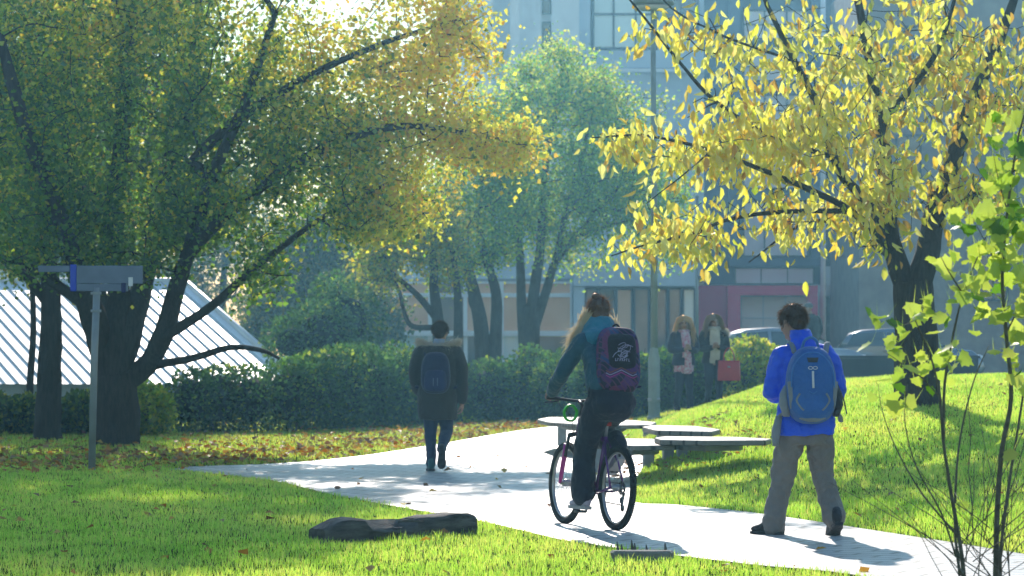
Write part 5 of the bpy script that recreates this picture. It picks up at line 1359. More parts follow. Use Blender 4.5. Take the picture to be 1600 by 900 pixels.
# ---------------------------------------------------------------- bicycle and cyclist (share one heading)
B0 = on_plane(962, 828, 0.012); HD = R(21.8)
bike = empty('bicycle', B0, HD, 'purple mountain bike with magenta fork legs ridden away along the path', 'bicycle')
bike.rotation_euler = (0, R(2.5), HD)
M_fr = pm('purple_bike_enamel', (0.14, 0.02, 0.20), .3, metal=.2, var=.1, coat=.8); M_mag = pm('magenta_fork', (0.50, 0.02, 0.28), .35, var=.05, coat=.5); M_al = pm('brushed_alloy', (0.42, 0.43, 0.45), .35, metal=.8, var=.1); M_blkm = pm('black_bike_parts', (0.02, 0.02, 0.022), .5, var=.2)
M_green = pm('bright_green_cable', (0.05, 0.62, 0.03), .4, var=.1); M_rust = pm('dark_chain_steel', (.09, .085, .08), .45, metal=.7, var=.2, scale=60)
WR = .335
def wheel(y, steer=0.0):
    mb = MB(); R0 = WR - .026
    mb.ring_torus((0, y, WR), R0, .026, 'x', 64, 10)
    for i in range(120):
        a = 2 * math.pi * i / 120
        for sx in (-.016, .0, .016):
            a2 = a + (0.026 if sx == 0 else 0); rr = R0 + (.026 if sx == 0 else .0205)
            c = Vector((sx, y + rr * math.cos(a2), WR + rr * math.sin(a2))); tt = Vector((0, -math.sin(a2), math.cos(a2))); n_ = Vector((0, math.cos(a2), math.sin(a2)))
            s = .006
            vs = [c + Vector((ex * s, 0, 0)) + tt * (et * .005) + n_ * (en * .0045) for en in (-1, 1) for ex, et in ((-1, -1), (1, -1), (1, 1), (-1, 1))]
            mb.add(vs, [(3, 2, 1, 0), (4, 5, 6, 7), (0, 1, 5, 4), (1, 2, 6, 5), (2, 3, 7, 6), (3, 0, 4, 7)])
    wroot = mb.build('wheel', M_tyre, bike)
    mb = MB(); mb.ring_torus((0, y, WR), R0 - .026, .012, 'x', 64, 8); mb.build('rim', M_al, wroot)
    mb = MB(); mb.tube([(-.05, y, WR), (-.03, y, WR), (-.028, y, WR), (.028, y, WR), (.03, y, WR), (.05, y, WR)], [.012, .02, .03, .03, .02, .012], 12); mb.build('hub', M_al, wroot)
    mb = MB()
    for i in range(32):
        a = 2 * math.pi * i / 32; sx = .028 if i % 2 else -.028; off = (.5 if (i // 2) % 2 else -.5)
        mb.tube([(sx, y + .026 * math.cos(a + off), WR + .026 * math.sin(a + off)), (0, y + (R0 - .03) * math.cos(a), WR + (R0 - .03) * math.sin(a))], .0013, 4)
    mb.build('spokes', M_al, wroot)
    return wroot
wheel(0); wheel(1.05)
BB = Vector((0, .425, .29)); ST = Vector((0, .27, .74)); HT = Vector((0, .80, .88)); HBt = Vector((0, .845, .74))
mb = MB(); mb.tube([BB, ST], .016, 10); mb.tube([BB, HBt], .02, 10); mb.tube([ST - Vector((0, -.01, .04)), HT - Vector((0, 0, .03))], .017, 10); mb.tube([HT, HBt], .021, 12)
for sx in (-1, 1):
    mb.tube([BB + Vector((sx * .02, -.02, 0)), Vector((sx * .045, .2, .30)), Vector((sx * .06, .0, WR))], .011, 8); mb.tube([ST + Vector((sx * .012, 0, -.03)), Vector((sx * .05, .12, .54)), Vector((sx * .06, 0, WR))], .009, 8)
mb.tube([BB + Vector((-.036, 0, 0)), BB + Vector((.036, 0, 0))], .024, 12); mb.build('frame', M_fr, bike)
mb = MB(); mb.tube([HBt + Vector((-.075, .02, -.01)), HBt + Vector((0, .015, .01)), HBt + Vector((.075, .02, -.01))], .02, 8)
for sx in (-1, 1): mb.tube([HBt + Vector((sx * .068, .02, 0)), Vector((sx * .066, .94, .56))], .014, 8)
fk = mb.build('fork', M_blkm, bike)
for sx in (-1, 1):
    mb = MB(); mb.tube([Vector((sx * .066, .93, .66)), Vector((sx * .066, .97, .52)), Vector((sx * .064, 1.02, .38)), Vector((sx * .06, 1.05, WR))], [.021, .021, .018, .012], 10); mb.build('fork_leg', M_mag, fk)
mb = MB(); mb.tube([(-.12, 1.03, .70), (.12, 1.03, .70)], .004, 6); 
mb = MB(); mb.tube([HT + Vector((0, -.0, .0)), HT + Vector((0, -.02, .10)), HT + Vector((0, .045, .135))], [.015, .015, .016], 8); mb.build('stem', M_blkm, bike)
hbc = HT + Vector((0, .05, .135))
mb = MB(); mb.tube(cr([hbc + Vector((-.30, -.05, .02)), hbc + Vector((-.16, -.02, .01)), hbc, hbc + Vector((.16, -.02, .01)), hbc + Vector((.30, -.05, .02))], 4), .0125, 8); hb_ = mb.build('handlebar', M_blkm, bike)
for sx in (-1, 1):
    mb = MB(); mb.tube([hbc + Vector((sx * .305, -.05, .02)), hbc + Vector((sx * .19, -.028, .012))], .017, 10); mb.build('grip', M_blkm, hb_)
    mb = MB(); mb.tube([hbc + Vector((sx * .18, .0, .0)), hbc + Vector((sx * .22, .04, -.015)), hbc + Vector((sx * .29, .035, -.02))], .006, 6); mb.build('brake_lever', M_blkm, hb_)
    mb = MB(); mb.tube(cr([hbc + Vector((sx * .18, .02, -.005)), hbc + Vector((sx * .12, .1, -.05)), hbc + Vector((sx * .03, .07, -.14)), HBt + Vector((sx * .03, .03, -.05))], 5), .0028, 5); mb.build('cable', M_blkm, bike)
mb = MB(); mb.ball(ST + Vector((0, -.06, .215)), (.085, .09, .032), nu=14, nv=8); mb.tube([ST + Vector((0, -.03, .213)), ST + Vector((0, .10, .215)), ST + Vector((0, .17, .205))], [.05, .03, .018], 10, round_ends=True, flat=.6); mb.build('saddle', M_blkm, bike)
mb = MB(); mb.tube([ST - (BB - ST) * .0, ST + Vector((0, -.03, .19))], .0135, 10); mb.build('seat_post', M_al, bike)
mb = MB(); mb.box(ST + Vector((0, -.045, .10)), (.05, .012, .035), bevel=.004); mb.build('reflector', M_rlamp, bike)
CA = R(-78)  # crank angle: left pedal low
mb = MB(); cdir = Vector((0, math.cos(CA), math.sin(CA)))
mb.tube([BB + Vector((-.06, 0, 0)), BB + Vector((-.065, 0, 0)) + cdir * .17], [.014, .01], 8); mb.tube([BB + Vector((.06, 0, 0)), BB + Vector((.065, 0, 0)) - cdir * .17], [.014, .01], 8); ck = mb.build('crank', M_al, bike)
mb = MB(); mb.ring_torus(BB + Vector((.05, 0, 0)), .08, .006, 'x', 32, 6); mb.ring_torus(BB + Vector((.045, 0, 0)), .06, .005, 'x', 32, 6); mb.build('chainring', M_rust, ck)
for sx, sg in ((-1, 1), (1, -1)):
    c = BB + Vector((sx * .115, 0, 0)) + cdir * .17 * sg; mb = MB(); mb.box(c, (.085, .08, .022), bevel=.005); mb.build('pedal', M_blkm, ck)
mb = MB(); c0 = BB + Vector((.05, 0, 0)); c1 = Vector((.05, 0, WR)); mb.tube([c0 + Vector((0, 0, .08)), c1 + Vector((0, 0, .035))], .005, 5); mb.tube([c0 - Vector((0, 0, .08)), Vector((.05, .04, .2)), Vector((.05, .0, .18))], .005, 5); mb.build('chain', M_rust, bike)
mb = MB(); [mb.ring_torus((.035 + .006 * i, 0, WR), .052 - .005 * i, .004, 'x', 20, 5) for i in range(4)]; mb.tube([(.06, .0, WR - .04), (.062, .03, .24), (.055, .02, .18)], [.012, .012, .01], 8); mb.ball((.055, .03, .235), (.012, .03, .03)); mb.ball((.055, .01, .175), (.012, .03, .03)); mb.build('derailleur', M_blkm, bike)
for (y, z) in ((.10, .66), (.93, .70)):
    mb = MB(); 
    for sx in (-1, 1): mb.box((sx * .05, y, z - .03), (.016, .03, .10), bevel=.004)
    mb.tube([(-.05, y, z + .02), (0, y, z + .07), (.05, y, z + .02)], .004, 5); mb.build('brake', M_blkm, bike)
mb = MB(); lc = hbc + Vector((-.06, .03, -.10))
q = [lc + Vector((.055 * math.cos(a) * (1 + .04 * math.sin(5 * a)), .012 * math.sin(a * .37), .065 * math.sin(a))) for a in np.linspace(0, 6.283 * 4, 96)]; mb.tube(q, .009, 6); mb.build('coiled_lock', M_green, bike)

# cyclist, in the bicycle's frame
cyc = empty('person', B0, HD, 'person with long fair hair in a teal jacket riding the bicycle away', 'person')
cyc.rotation_euler = (0, R(2.5), HD)
M_tl = cloth('dark_teal_fleece', (0.018, 0.085, 0.125), var=.2, rough=.9, sheen=.3); M_tl2 = cloth('teal_hood_lining', (0.02, 0.19, 0.28), var=.15, sheen=.3); M_nt = cloth('navy_trousers', (0.012, 0.016, 0.032), var=.2); M_bl = hair_mat('fair_hair', (0.50, 0.36, 0.20), (0.80, 0.66, 0.44)); M_sh = cloth('pale_lilac_canvas', (.45, .42, .52), var=.1)
M_br = hair_mat('chestnut_hair', (0.09, 0.05, 0.03), (0.22, 0.12, 0.07))
hc = Vector((-.02, .50, 1.735)); HM = rotm(R(4), R(-4)); sd = 1.0
LF = BB + Vector((-.115, 0, 0)) + cdir * .17; RF = BB + Vector((.115, 0, 0)) - cdir * .17
la = LF + Vector((0, -.05, .125)); ra = RF + Vector((0.0, -.09, .155))
arms = [[(-.17, .42, 1.50), (-.30, .50, 1.24), (-.285, .75, 1.07)], [(.17, .42, 1.50), (.29, .52, 1.24), (.285, .75, 1.07)]]
legs = [[(-.09, .22, .98), (-.115, .44, .58), tuple(la)], [(.09, .22, .98), (.12, .62, .84), tuple(ra)]]
mb = MB(); head_shape(mb, hc, HM, .98); body_core(mb, (-.01, .45, 1.57), hc, None, (0, .2, 1.02), legs, arms)
for sx in (-1, 1):
    hand_shape(mb, (sx * .28, .765, 1.075), (-sx * .15, 1, -.12), (0, -.1, -1), sx, .85, .95)
bd = fuse(mb, 'body', M_skin, cyc, .0055, 3); face_parts(hc, HM, .98, bd)
mb = MB(); C = hc
mb.ball(C + HM @ Vector((0, -.02, .046)), (.084, .098, .084), M=HM, nu=20, nv=14); mb.ball(C + HM @ Vector((0, -.05, -.03)), (.074, .06, .09), M=HM, nu=20, nv=12); mb.ball(C + HM @ Vector((-.03, -.03, .135)), (.034, .034, .025), M=HM)
hr = fuse(mb, 'hair', M_br, cyc, .007, 4, .006, (40, 40, 12))
n = 900; r, nn = scalp(n, hc, HM, 1.02, 0); t = np.linspace(0, 1, 4)[None, :, None]
strands('hair_strands', M_br, hr, None, r[:, None] + (nn * .02 + rng.standard_normal((n, 3)) * .018)[:, None] * t, .003)
# fair lengths blown out on both sides of the hood
def lock(n, p0, p1, p2, fan, name='fair_lengths'):
    a = np.array(p0) + rng.standard_normal((n, 3)) * .03; b = np.array(p1) + rng.standard_normal((n, 3)) * np.array(fan) * .6; c = np.array(p2) + rng.standard_normal((n, 3)) * np.array(fan)
    t = np.linspace(0, 1, 9)[None, :, None]
    P = a[:, None] * (1 - t) ** 2 + 2 * b[:, None] * t * (1 - t) + c[:, None] * t * t + .012 * np.sin(t * 11 + rng.random((n, 1, 1)) * 6) * rng.standard_normal((n, 1, 3))
    strands(name, M_bl, hr, None, P, .005)
lock(900, (-.09, .50, 1.70), (-.165, .48, 1.60), (-.245, .47, 1.45), (.030, .03, .06)); lock(600, (.085, .50, 1.66), (.19, .47, 1.52), (.225, .46, 1.33), (.032, .03, .07))
mb = MB(); mb.ell_loft([(0, .22, 1.10, .19, .145), (0, .225, 1.13, .2, .155), (0, .26, 1.24, .195, .15), (0, .33, 1.38, .205, .145), (0, .40, 1.49, .19, .125), (-.005, .43, 1.55, .13, .1), (-.01, .45, 1.60, .08, .08)], 28, 2.3)
limb(mb, [(-.12, .42, 1.50, .08), (-.185, .42, 1.47, .085), (-.25, .46, 1.36, .075), (-.305, .50, 1.24, .068), (-.305, .62, 1.15, .06), (-.288, .73, 1.085, .048)])
limb(mb, [(.12, .42, 1.50, .08), (.185, .42, 1.47, .085), (.25, .46, 1.36, .075), (.30, .52, 1.24, .068), (.30, .63, 1.15, .06), (.288, .73, 1.085, .048)])
jk = fuse(mb, 'jacket', M_tl, cyc, .009, 3, .011, (8, 8, 6), 3.0)
mb = MB(); mb.ell_loft([(0, .39, 1.44, .15, .11), (-.005, .39, 1.50, .19, .135), (-.01, .41, 1.57, .175, .13), (-.015, .44, 1.64, .125, .115), (-.02, .47, 1.69, .098, .105), (-.02, .48, 1.705, .092, .10)], 26, 2.2)
fuse(mb, 'hood', M_tl2, cyc, .009, 3, .012, (9, 9, 12), 6.0)
mb = MB(); mb.ell_loft([(0, .2, .86, .11, .10), (0, .18, .93, .17, .15), (0, .18, 1.0, .19, .165), (0, .2, 1.1, .185, .15), (0, .21, 1.14, .17, .13)], 24, 2.2)
limb(mb, [(-.085, .22, .99, .12), (-.105, .33, .80, .108), (-.118, .43, .59, .092), (-.118, .40, .42, .094), (la.x, la.y + .01, la.z + .08, .098), (la.x, la.y + .005, la.z + .02, .1)], 18)
limb(mb, [(.085, .22, .99, .12), (.105, .43, .92, .105), (.12, .60, .83, .088), (.12, .50, .70, .085), (ra.x, ra.y + .03, ra.z + .09, .085), (ra.x, ra.y + .01, ra.z + .05, .085)], 18)
fuse(mb, 'trousers', M_nt, cyc, .009, 3, .012, (8, 8, 8), 5.0)
shoe('shoe', tuple(la), R(8), 0, M_sh, M_solew, cyc, .98); shoe('shoe', tuple(ra), R(-4), R(-30), M_sh, M_solew, cyc, .98)
# patterned backpack
def pattern_mat():
    m, nt, out = new_mat('geometric_print_canvas'); N = nt.nodes; L = nt.links
    b = N.new('ShaderNodeBsdfPrincipled'); L.new(b.outputs[0], out.inputs[0]); b.inputs['Roughness'].default_value = .8
    tc = N.new('ShaderNodeTexCoord'); mp = N.new('ShaderNodeMapping'); mp.inputs['Rotation'].default_value = (0, R(45), 0); L.new(tc.outputs['Object'], mp.inputs[0])
    vo = N.new('ShaderNodeTexVoronoi'); vo.distance = 'MANHATTAN'; vo.inputs['Scale'].default_value = 13; L.new(mp.outputs[0], vo.inputs['Vector'])
    wv = N.new('ShaderNodeTexWave'); wv.inputs['Scale'].default_value = 9; wv.inputs['Distortion'].default_value = 3; L.new(mp.outputs[0], wv.inputs['Vector'])
    c1 = N.new('ShaderNodeValToRGB'); e = c1.color_ramp; e.interpolation = 'CONSTANT'
    for p_, c_ in ((0, (.02, .015, .05, 1)), (.25, (.09, .03, .15, 1)), (.38, (.03, .05, .16, 1)), (.52, (.16, .03, .11, 1)), (.64, (.015, .015, .04, 1)), (.9, (.12, .10, .24, 1))):
        el = e.elements.new(p_) if p_ not in (0,) else e.elements[0]; el.color = c_; el.position = p_
    L.new(vo.outputs['Color'], c1.inputs[0])
    c2 = N.new('ShaderNodeMix'); c2.data_type = 'RGBA'; c2.inputs[7].default_value = (.14, .05, .12, 1)
    mr = N.new('ShaderNodeMath'); mr.operation = 'GREATER_THAN'; mr.inputs[1].default_value = .88; L.new(wv.outputs[0], mr.inputs[0]); L.new(mr.outputs[0], c2.inputs[0]); L.new(c1.outputs[0], c2.inputs[6])
    L.new(c2.outputs[2], b.inputs['Base Color']); return m
M_pt = pattern_mat(); M_bkc = cloth('black_canvas', (.014, .013, .02), var=.2); M_scr = pm('lilac_white_print', (.42, .38, .52), .7, var=.15, scale=40)
bp = empty('backpack', B0, HD, 'dark backpack with purple pattern and white scribbled print on the cyclist', 'backpack'); bp.rotation_euler = (0, R(2.5), HD)
pc3 = Vector((.035, .195, 1.345)); PM3 = rotm(R(-12), R(-17)); S3 = (.36, .54, .17)
mb = MB(); pack_body(mb, pc3, PM3, *S3, 4.0, .10); b0 = mb.build('bag', M_pt, bp)
mb = MB(); pack_body(mb, pc3 + PM3 @ Vector((0.01, -.125, .03)), PM3, .25, .32, .055, 4.5, .05); pk = mb.build('black_panel', M_bkc, b0)
def on_panel(x, z): return pc3 + PM3 @ Vector((x + .01, -.125 - .055 * (1 - .25 * max(0, z / .32)) - .004, z + .03))
mb = MB(); rs = random.Random(5)
for i in range(9):
    cx, cz, rr = rs.uniform(-.04, .05), rs.uniform(-.045, .05), rs.uniform(.018, .045); a0 = rs.uniform(0, 6)
    mb.tube([on_panel(cx + rr * math.cos(a0 + a) * 1.3, cz + rr * .8 * math.sin(a0 + a * 1.25)) for a in np.linspace(0, 4.2, 14)], .0026, 4)
x = -.06
for g in range(7):   # illegible row of lettering strokes under the drawing
    mb.tube([on_panel(x, -.085), on_panel(x + .003, -.062)], .0028, 4); mb.tube([on_panel(x, -.062 if g % 2 else -.085), on_panel(x + .010, -.066 if g % 3 else -.083)], .0026, 4); x += .018
mb.build('scribbled_print', M_scr, pk)
for zc in (-.19,):
    for i in range(3):
        mb = MB(); mb.tube([pack_pt(pc3, PM3, a, zc + .02 * i + .045 * abs(((a / .09) % 2) - 1), S3[1], S3[2], .002, 1.0 if abs(a) < .09 else .97) for a in np.linspace(-.125, .125, 17)], .0035, 4); mb.build('zigzag', [M_mag, M_scr, pm('rust_print', (.30, .10, .05), .8)][i], b0)
mb = MB(); mb.tube(cr([pc3 + PM3 @ Vector((-.05, 0, .26)), pc3 + PM3 @ Vector((0, -.01, .31)), pc3 + PM3 @ Vector((.05, 0, .26))], 5), .009, 6); mb.build('haul_loop', M_bkc, bp)
for sx in (-1, 1):
    mb = MB(); mb.tube(cr([pc3 + PM3 @ Vector((sx * .1, 0, .21)), pc3 + PM3 @ Vector((sx * .115, .13, .245)), pc3 + PM3 @ Vector((sx * .13, .27, .19)), pc3 + PM3 @ Vector((sx * .145, .33, .02)), pc3 + PM3 @ Vector((sx * .19, .21, -.13)), pc3 + PM3 @ Vector((sx * .185, .02, -.2))], 5), .022, 8, flat=.4); mb.build('shoulder_strap', M_bkc, bp)
mb = MB(); mb.tube(cr([pc3 + PM3 @ Vector((-.18, .02, -.12)), pc3 + PM3 @ Vector((-.215, .03, -.22)), pc3 + PM3 @ Vector((-.23, .03, -.30))], 4), .011, 6); mb.build('loose_strap', M_bkc, bp)

# ---------------------------------------------------------------- the two women, walking towards the camera
def woman(px, d, height, label, hairm, coat, under, trs, yaw, look, hair_len):
    x = (px - 800) * d / FOC; k = height / 1.66; L = Vector((x, d, h1(x, d)))
    root = empty('person', L, math.pi + yaw, label, 'person')
    hc = Vector((0, .03, 1.53)); HM = rotm(look, R(-10)); s = .97
    mb = MB(); head_shape(mb, hc, HM, s)
    arms = [[(-.165, 0, 1.32), (-.215, -.02, 1.06), (-.07, .2, 1.08)], [(.165, 0, 1.32), (.215, -.02, 1.06), (.06, .2, 1.07)]]
    legs = [[(-.08, 0, .8), (-.085, .05, .45), (-.09, .10, .1)], [(.08, 0, .8), (.085, .04, .45), (.09, -.10, .13)]]
    body_core(mb, (0, 0, 1.38), hc, None, (0, 0, .85), legs, arms)
    hand_shape(mb, (-.06, .215, 1.085), (.6, .6, .3), (.2, -.3, 1), 1, .6, .92); hand_shape(mb, (.05, .215, 1.075), (-.6, .6, .3), (-.2, -.3, 1), -1, .6, .92)
    bd = fuse(mb, 'body', M_skin, root, .0065, 3); face_parts(hc, HM, s, bd)
    long_hair(root, hc, HM, 1.0, hairm, 1500, hair_len, .09)
    mb = MB()
    mb.ell_loft([(0, 0, .80, .2, .145), (0, 0, .83, .21, .15), (0, 0, .98, .18, .135), (0, 0, 1.1, .175, .125), (0, .01, 1.22, .19, .13), (0, 0, 1.31, .175, .11), (0, 0, 1.37, .11, .085), (0, 0, 1.41, .075, .075)], 26, 2.2)
    limb(mb, [(-.12, 0, 1.33, .072), (-.175, 0, 1.3, .075), (-.215, -.01, 1.18, .066), (-.222, 0, 1.07, .06), (-.16, .1, 1.06, .054), (-.075, .195, 1.08, .044)])
    limb(mb, [(.12, 0, 1.33, .072), (.175, 0, 1.3, .075), (.215, -.01, 1.18, .066), (.222, 0, 1.07, .06), (.16, .1, 1.055, .054), (.07, .195, 1.07, .044)])
    fuse(mb, 'coat', coat, root, .010, 3, .009, (8, 8, 6), px)
    mb = MB()
    limb(mb, [(-.075, 0, .8, .1), (-.08, .03, .62, .088), (-.085, .05, .45, .068), (-.088, .08, .26, .058), (-.09, .10, .11, .055), (-.09, .10, .05, .055)], 16)
    limb(mb, [(.075, 0, .8, .1), (.08, .03, .62, .088), (.085, .04, .45, .068), (.088, -.04, .28, .058), (.09, -.10, .14, .055), (.09, -.105, .075, .055)], 16)
    fuse(mb, 'trousers', trs, root, .010, 3, .006, (8, 8, 8), px)
    shoe('shoe', (-.09, .10, .108), 0, 0, M_bk, M_bk, root, .9); shoe('shoe', (.09, -.11, .13), 0, R(-14), M_bk, M_bk, root, .9)
    return root, L
M_wc = cloth('black_wool_coat', (.016, .017, .024), var=.25); M_wj = cloth('dark_jeans', (.016, .022, .05), var=.2)
def floral():
    m = pm('white_pink_floral', (.72, .66, .72), .8, var=.1, scale=26, col2=(.55, .12, .24)); return m
M_fl = floral(); M_h1 = hair_mat('light_brown_hair', (.26, .14, .06), (.62, .40, .20)); M_h2 = hair_mat('mid_brown_hair', (.10, .06, .035), (.30, .19, .11)); M_cream = cloth('cream_knit', (.62, .56, .46), var=.15, bs=60, b=.6)  # the two women's hair differs in its own brown
M_wn = cloth('navy_jacket', (.028, .034, .075), var=.25)
w1, L1 = woman(1068, 55.0, 1.66, 'person in a dark navy jacket and white-pink floral scarf, walking left of the cream scarf', M_h1, M_wn, None, M_wj, R(14), R(-16), .42)
mb = MB(); mb.ell_loft([(0, .01, .66, .15, .12), (0, .01, .70, .17, .135), (0, .0, .82, .18, .14), (0, 0, .9, .16, .12)], 24); fuse(mb, 'tunic', M_fl, w1, .01, 2, .014, (14, 14, 5), 2)
mb = MB(); mb.tube(cr([(-.03, .11, 1.36), (-.035, .15, 1.2), (-.03, .165, 1.02), (-.03, .17, .85), (-.035, .165, .66)], 4), [.05, .05, .052, .055, .055, .055, .055, .058, .06, .06, .062, .065, .068, .07, .07, .072, .07], 10, flat=.4)
mb.tube(cr([(.04, .11, 1.36), (.035, .15, 1.2), (.03, .16, 1.05), (.035, .155, .93)], 4), .045, 10, flat=.4); mb.ring_torus((0, .01, 1.385), .075, .035, 'z', 24, 8); fuse(mb, 'scarf', M_fl, w1, .010, 2, .008, (12, 12, 8), 3)
w2, L2 = woman(1115, 55.6, 1.67, 'person in a dark jacket with a long cream scarf and a red handbag', M_h2, M_wc, None, M_wj, R(5), R(12), .34)
mb = MB(); mb.ring_torus((0, .01, 1.395), .085, .045, 'z', 24, 10); mb.tube(cr([(-.04, .11, 1.36), (-.045, .15, 1.2), (-.045, .165, 1.02), (-.04, .165, .86)], 4), .05, 10, flat=.45); mb.tube(cr([(.04, .11, 1.36), (.045, .15, 1.2), (.04, .165, 1.02), (.045, .16, .80)], 4), .05, 10, flat=.45); fuse(mb, 'scarf', M_cream, w2, .010, 2, .008, (14, 14, 10), 3)
n = 900; u = rng.random(n) * 6.28; c0 = np.array([-.17, .0, 1.33]); q = unit(rng.standard_normal((n, 3))); t = np.linspace(0, 1, 3)[None, :, None]
strands('fur_collar', M_fur, w2, None, (c0 + q * np.array([.07, .07, .05]))[:, None] + (q * .05)[:, None] * t, .005)
# red handbag hanging from the right woman's arm (her left, image right)
M_red = pm('red_leather', (0.52, 0.035, 0.055), .42, var=.1, scale=5, bump=.15, bscale=90)
hb = empty('handbag', L2 + Vector((.255, -.17, 0)), R(-6), 'large red handbag hanging from the arm of the person with the cream scarf', 'handbag')
mb = MB(); mb.rings([[(a * f, b * g, z) for a, b in ((-.19, -.06), (.19, -.06), (.205, 0), (.19, .06), (-.19, .06), (-.205, 0))] for z, f, g in ((.50, .94, .9), (.515, 1, 1), (.70, .97, .9), (.83, .93, .55), (.85, .92, .4))]); bg = mb.build('bag', M_red, hb, sharp=50)
for sy in (-.03, .03):
    mb = MB(); mb.tube(cr([(-.09, sy, .83), (-.085, sy, .95), (-.03, sy * .5, 1.055), (.03, sy * .5, 1.055), (.085, sy, .95), (.09, sy, .83)], 5), .009, 8); mb.build('handle', M_red, bg)
mb = MB(); mb.box((0, -.05, .74), (.05, .012, .03), bevel=.004); mb.build('clasp', M_al, bg)

# ---------------------------------------------------------------- far dark figure by the cars
xf = (1267 - 800) * 76 / FOC; Lf = Vector((xf, 76.0, h1(xf, 76)))
fp = empty('person', Lf, R(25), 'dark-clothed person in a grey cap standing far off by the cars', 'person')
hc = Vector((-.06, .02, 1.62)); HM = rotm(R(60), 0)
mb = MB(); head_shape(mb, hc, HM, 1.0); arms = [[(-.19, 0, 1.38), (-.24, 0, 1.1), (-.2, .1, .84)], [(.19, 0, 1.38), (.24, 0, 1.1), (.22, .1, .84)]]; legs = [[(-.09, 0, .84), (-.1, .02, .46), (-.1, 0, .1)], [(.09, 0, .84), (.1, .02, .46), (.1, 0, .1)]]
body_core(mb, (0, 0, 1.45), hc, None, (0, 0, .88), legs, arms); hand_shape(mb, (-.2, .11, .82), (0, .1, -1), (1, 0, 0), 1, .4); hand_shape(mb, (.22, .11, .82), (0, .1, -1), (-1, 0, 0), -1, .4)
bd = fuse(mb, 'body', M_skin, fp, .009, 2); face_parts(hc, HM, 1, bd)
M_cap = cloth('grey_cap', (.16, .17, .18)); M_dk = cloth('black_jacket', (.02, .022, .028), var=.2)
mb = MB(); mb.ball(hc + HM @ Vector((0, -.01, .055)), (.09, .11, .085), M=HM); mb.ball(hc + HM @ Vector((0, .13, .045)), (.07, .06, .012), M=HM); fuse(mb, 'cap', M_cap, fp, .01, 3)
mb = MB(); mb.ell_loft([(0, 0, .76, .19, .14), (0, 0, .95, .19, .14), (0, 0, 1.2, .21, .14), (0, 0, 1.35, .2, .13), (0, 0, 1.43, .13, .1), (0, 0, 1.49, .08, .08)], 24, 2.2)
for sx in (-1, 1): limb(mb, [(sx * .14, 0, 1.38, .08), (sx * .205, 0, 1.33, .08), (sx * .25, 0, 1.1, .068), (sx * .22, .09, .87, .055)])
fuse(mb, 'jacket', M_dk, fp, .012, 3, .008, (8, 8, 6))
mb = MB()
for sx in (-1, 1): limb(mb, [(sx * .09, 0, .82, .1), (sx * .1, .02, .46, .075), (sx * .1, 0, .12, .065)], 14)
fuse(mb, 'trousers', M_dk, fp, .012, 3, .006, (8, 8, 8))
shoe('shoe', (-.1, 0, .108), 0, 0, M_bk, M_bk, fp); shoe('shoe', (.1, 0, .108), 0, 0, M_bk, M_bk, fp)
# ================================================================ HAZE, LIGHT, CAMERA
def haze():
    """backlit autumn haze: a broad bank of air beyond the path, drawn as a volume"""
    v = bpy.data.volumes.new('haze'); o = bpy.data.objects.new('haze', v); COL.objects.link(o)
    ng = bpy.data.node_groups.new('haze_bank', 'GeometryNodeTree')
    ng.interface.new_socket('Geometry', in_out='INPUT', socket_type='NodeSocketGeometry'); ng.interface.new_socket('Geometry', in_out='OUTPUT', socket_type='NodeSocketGeometry')
    N = ng.nodes; L = ng.links; go = N.new('NodeGroupOutput'); vc = N.new('GeometryNodeVolumeCube')
    vc.inputs['Density'].default_value = 1.0; vc.inputs['Min'].default_value = (-130, 12, -2); vc.inputs['Max'].default_value = (130, 190, 45)
    vc.inputs['Resolution X'].default_value = 20; vc.inputs['Resolution Y'].default_value = 40; vc.inputs['Resolution Z'].default_value = 6
    m, nt, out = new_mat('autumn_haze'); s = nt.nodes.new('ShaderNodeVolumeScatter')
    s.inputs['Color'].default_value = HAZE_COL; s.inputs['Density'].default_value = HAZE_DENS
    an = nt.nodes.new('ShaderNodeAttribute'); an.attribute_name = 'density'; ml_ = nt.nodes.new('ShaderNodeMath'); ml_.operation = 'MULTIPLY'; ml_.inputs[1].default_value = HAZE_DENS
    nt.links.new(an.outputs['Fac'], ml_.inputs[0]); nt.links.new(ml_.outputs[0], s.inputs['Density'])
    s.inputs['Anisotropy'].default_value = HAZE_G
    nt.links.new(s.outputs[0], out.inputs['Volume'])
    sm = N.new('GeometryNodeSetMaterial'); sm.inputs['Material'].default_value = m
    L.new(vc.outputs[0], sm.inputs[0]); L.new(sm.outputs[0], go.inputs[0])
    md = o.modifiers.new('haze', 'NODES'); md.node_group = ng
    v.materials.append(m)
    tag(o, 'thin blue backlit haze hanging over the trees and buildings', kind='stuff')
    return o
HAZE_COL = (0.29, 0.70, 1.0, 1); HAZE_DENS = 0.0014; HAZE_G = 0.7
haze()

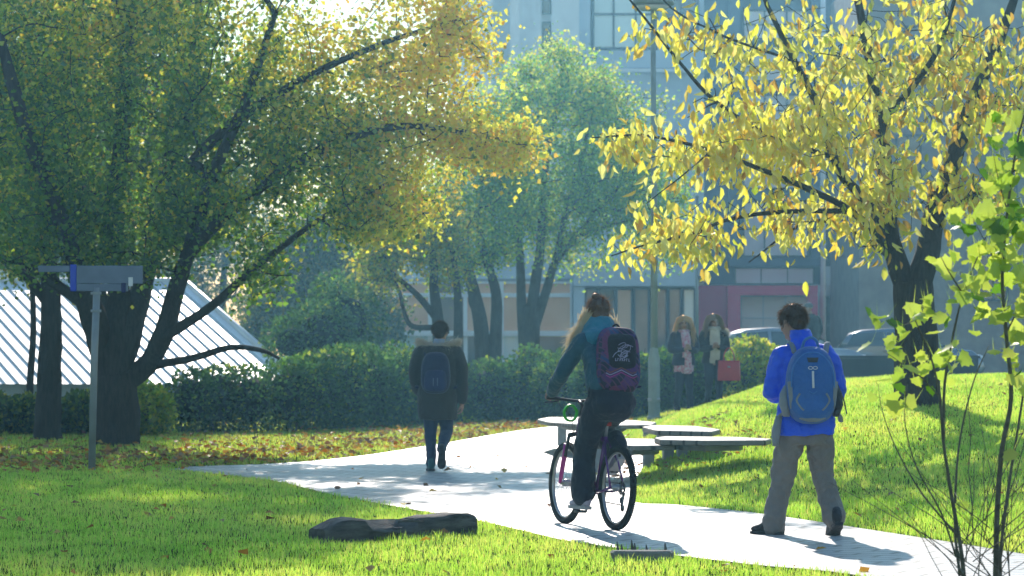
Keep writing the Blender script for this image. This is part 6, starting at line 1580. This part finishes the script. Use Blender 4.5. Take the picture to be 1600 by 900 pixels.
w = bpy.data.worlds.new('World'); scene.world = w; w.use_nodes = True
nt = w.node_tree; nt.nodes.clear(); out = nt.nodes.new('ShaderNodeOutputWorld'); bg = nt.nodes.new('ShaderNodeBackground'); sky = nt.nodes.new('ShaderNodeTexSky')
sky.sky_type = 'NISHITA'; sky.sun_disc = False; sky.sun_elevation = R(SUN_EL); sky.sun_rotation = R(-SUN_AZ); sky.air_density = 1.7; sky.dust_density = 0.15; sky.ozone_density = 6.0
bg.inputs['Strength'].default_value = 0.15
nt.links.new(sky.outputs[0], bg.inputs[0]); nt.links.new(bg.outputs[0], out.inputs[0])

sl = bpy.data.lights.new('sun', 'SUN'); sl.energy = 5.0; sl.angle = R(0.5); sl.color = (1.0, 0.965, 0.91)
so = bpy.data.objects.new('sun', sl); COL.objects.link(so)
sd_ = Vector((-math.sin(R(SUN_AZ)) * math.cos(R(SUN_EL)), math.cos(R(SUN_AZ)) * math.cos(R(SUN_EL)), math.sin(R(SUN_EL))))
so.rotation_euler = sd_.to_track_quat('Z', 'Y').to_euler(); so.location = (0, 0, 40)

cam = bpy.data.cameras.new('camera'); co = bpy.data.objects.new('camera', cam); COL.objects.link(co); scene.camera = co
co.location = (0, 0, EYE); co.rotation_euler = (R(90), 0, 0)
cam.sensor_width = 36; cam.lens = 36 * FOC / 1600; cam.shift_y = 100 / 1600; cam.clip_start = .1; cam.clip_end = 3000
cam.dof.use_dof = True; cam.dof.focus_distance = 26.0; cam.dof.aperture_fstop = 5.6

scene.view_settings.view_transform = 'Standard'; scene.view_settings.look = 'None'; scene.view_settings.exposure = 0; scene.view_settings.gamma = 1
cy = scene.cycles
cy.max_bounces = 9; cy.diffuse_bounces = 6; cy.glossy_bounces = 3; cy.transmission_bounces = 6; cy.volume_bounces = 0; cy.transparent_max_bounces = 8
cy.use_denoising = True; cy.sample_clamp_indirect = 6; cy.volume_step_rate = 4
try: cy.denoiser = 'OPENIMAGEDENOISE'; cy.denoising_input_passes = 'RGB_ALBEDO_NORMAL'
except Exception: pass
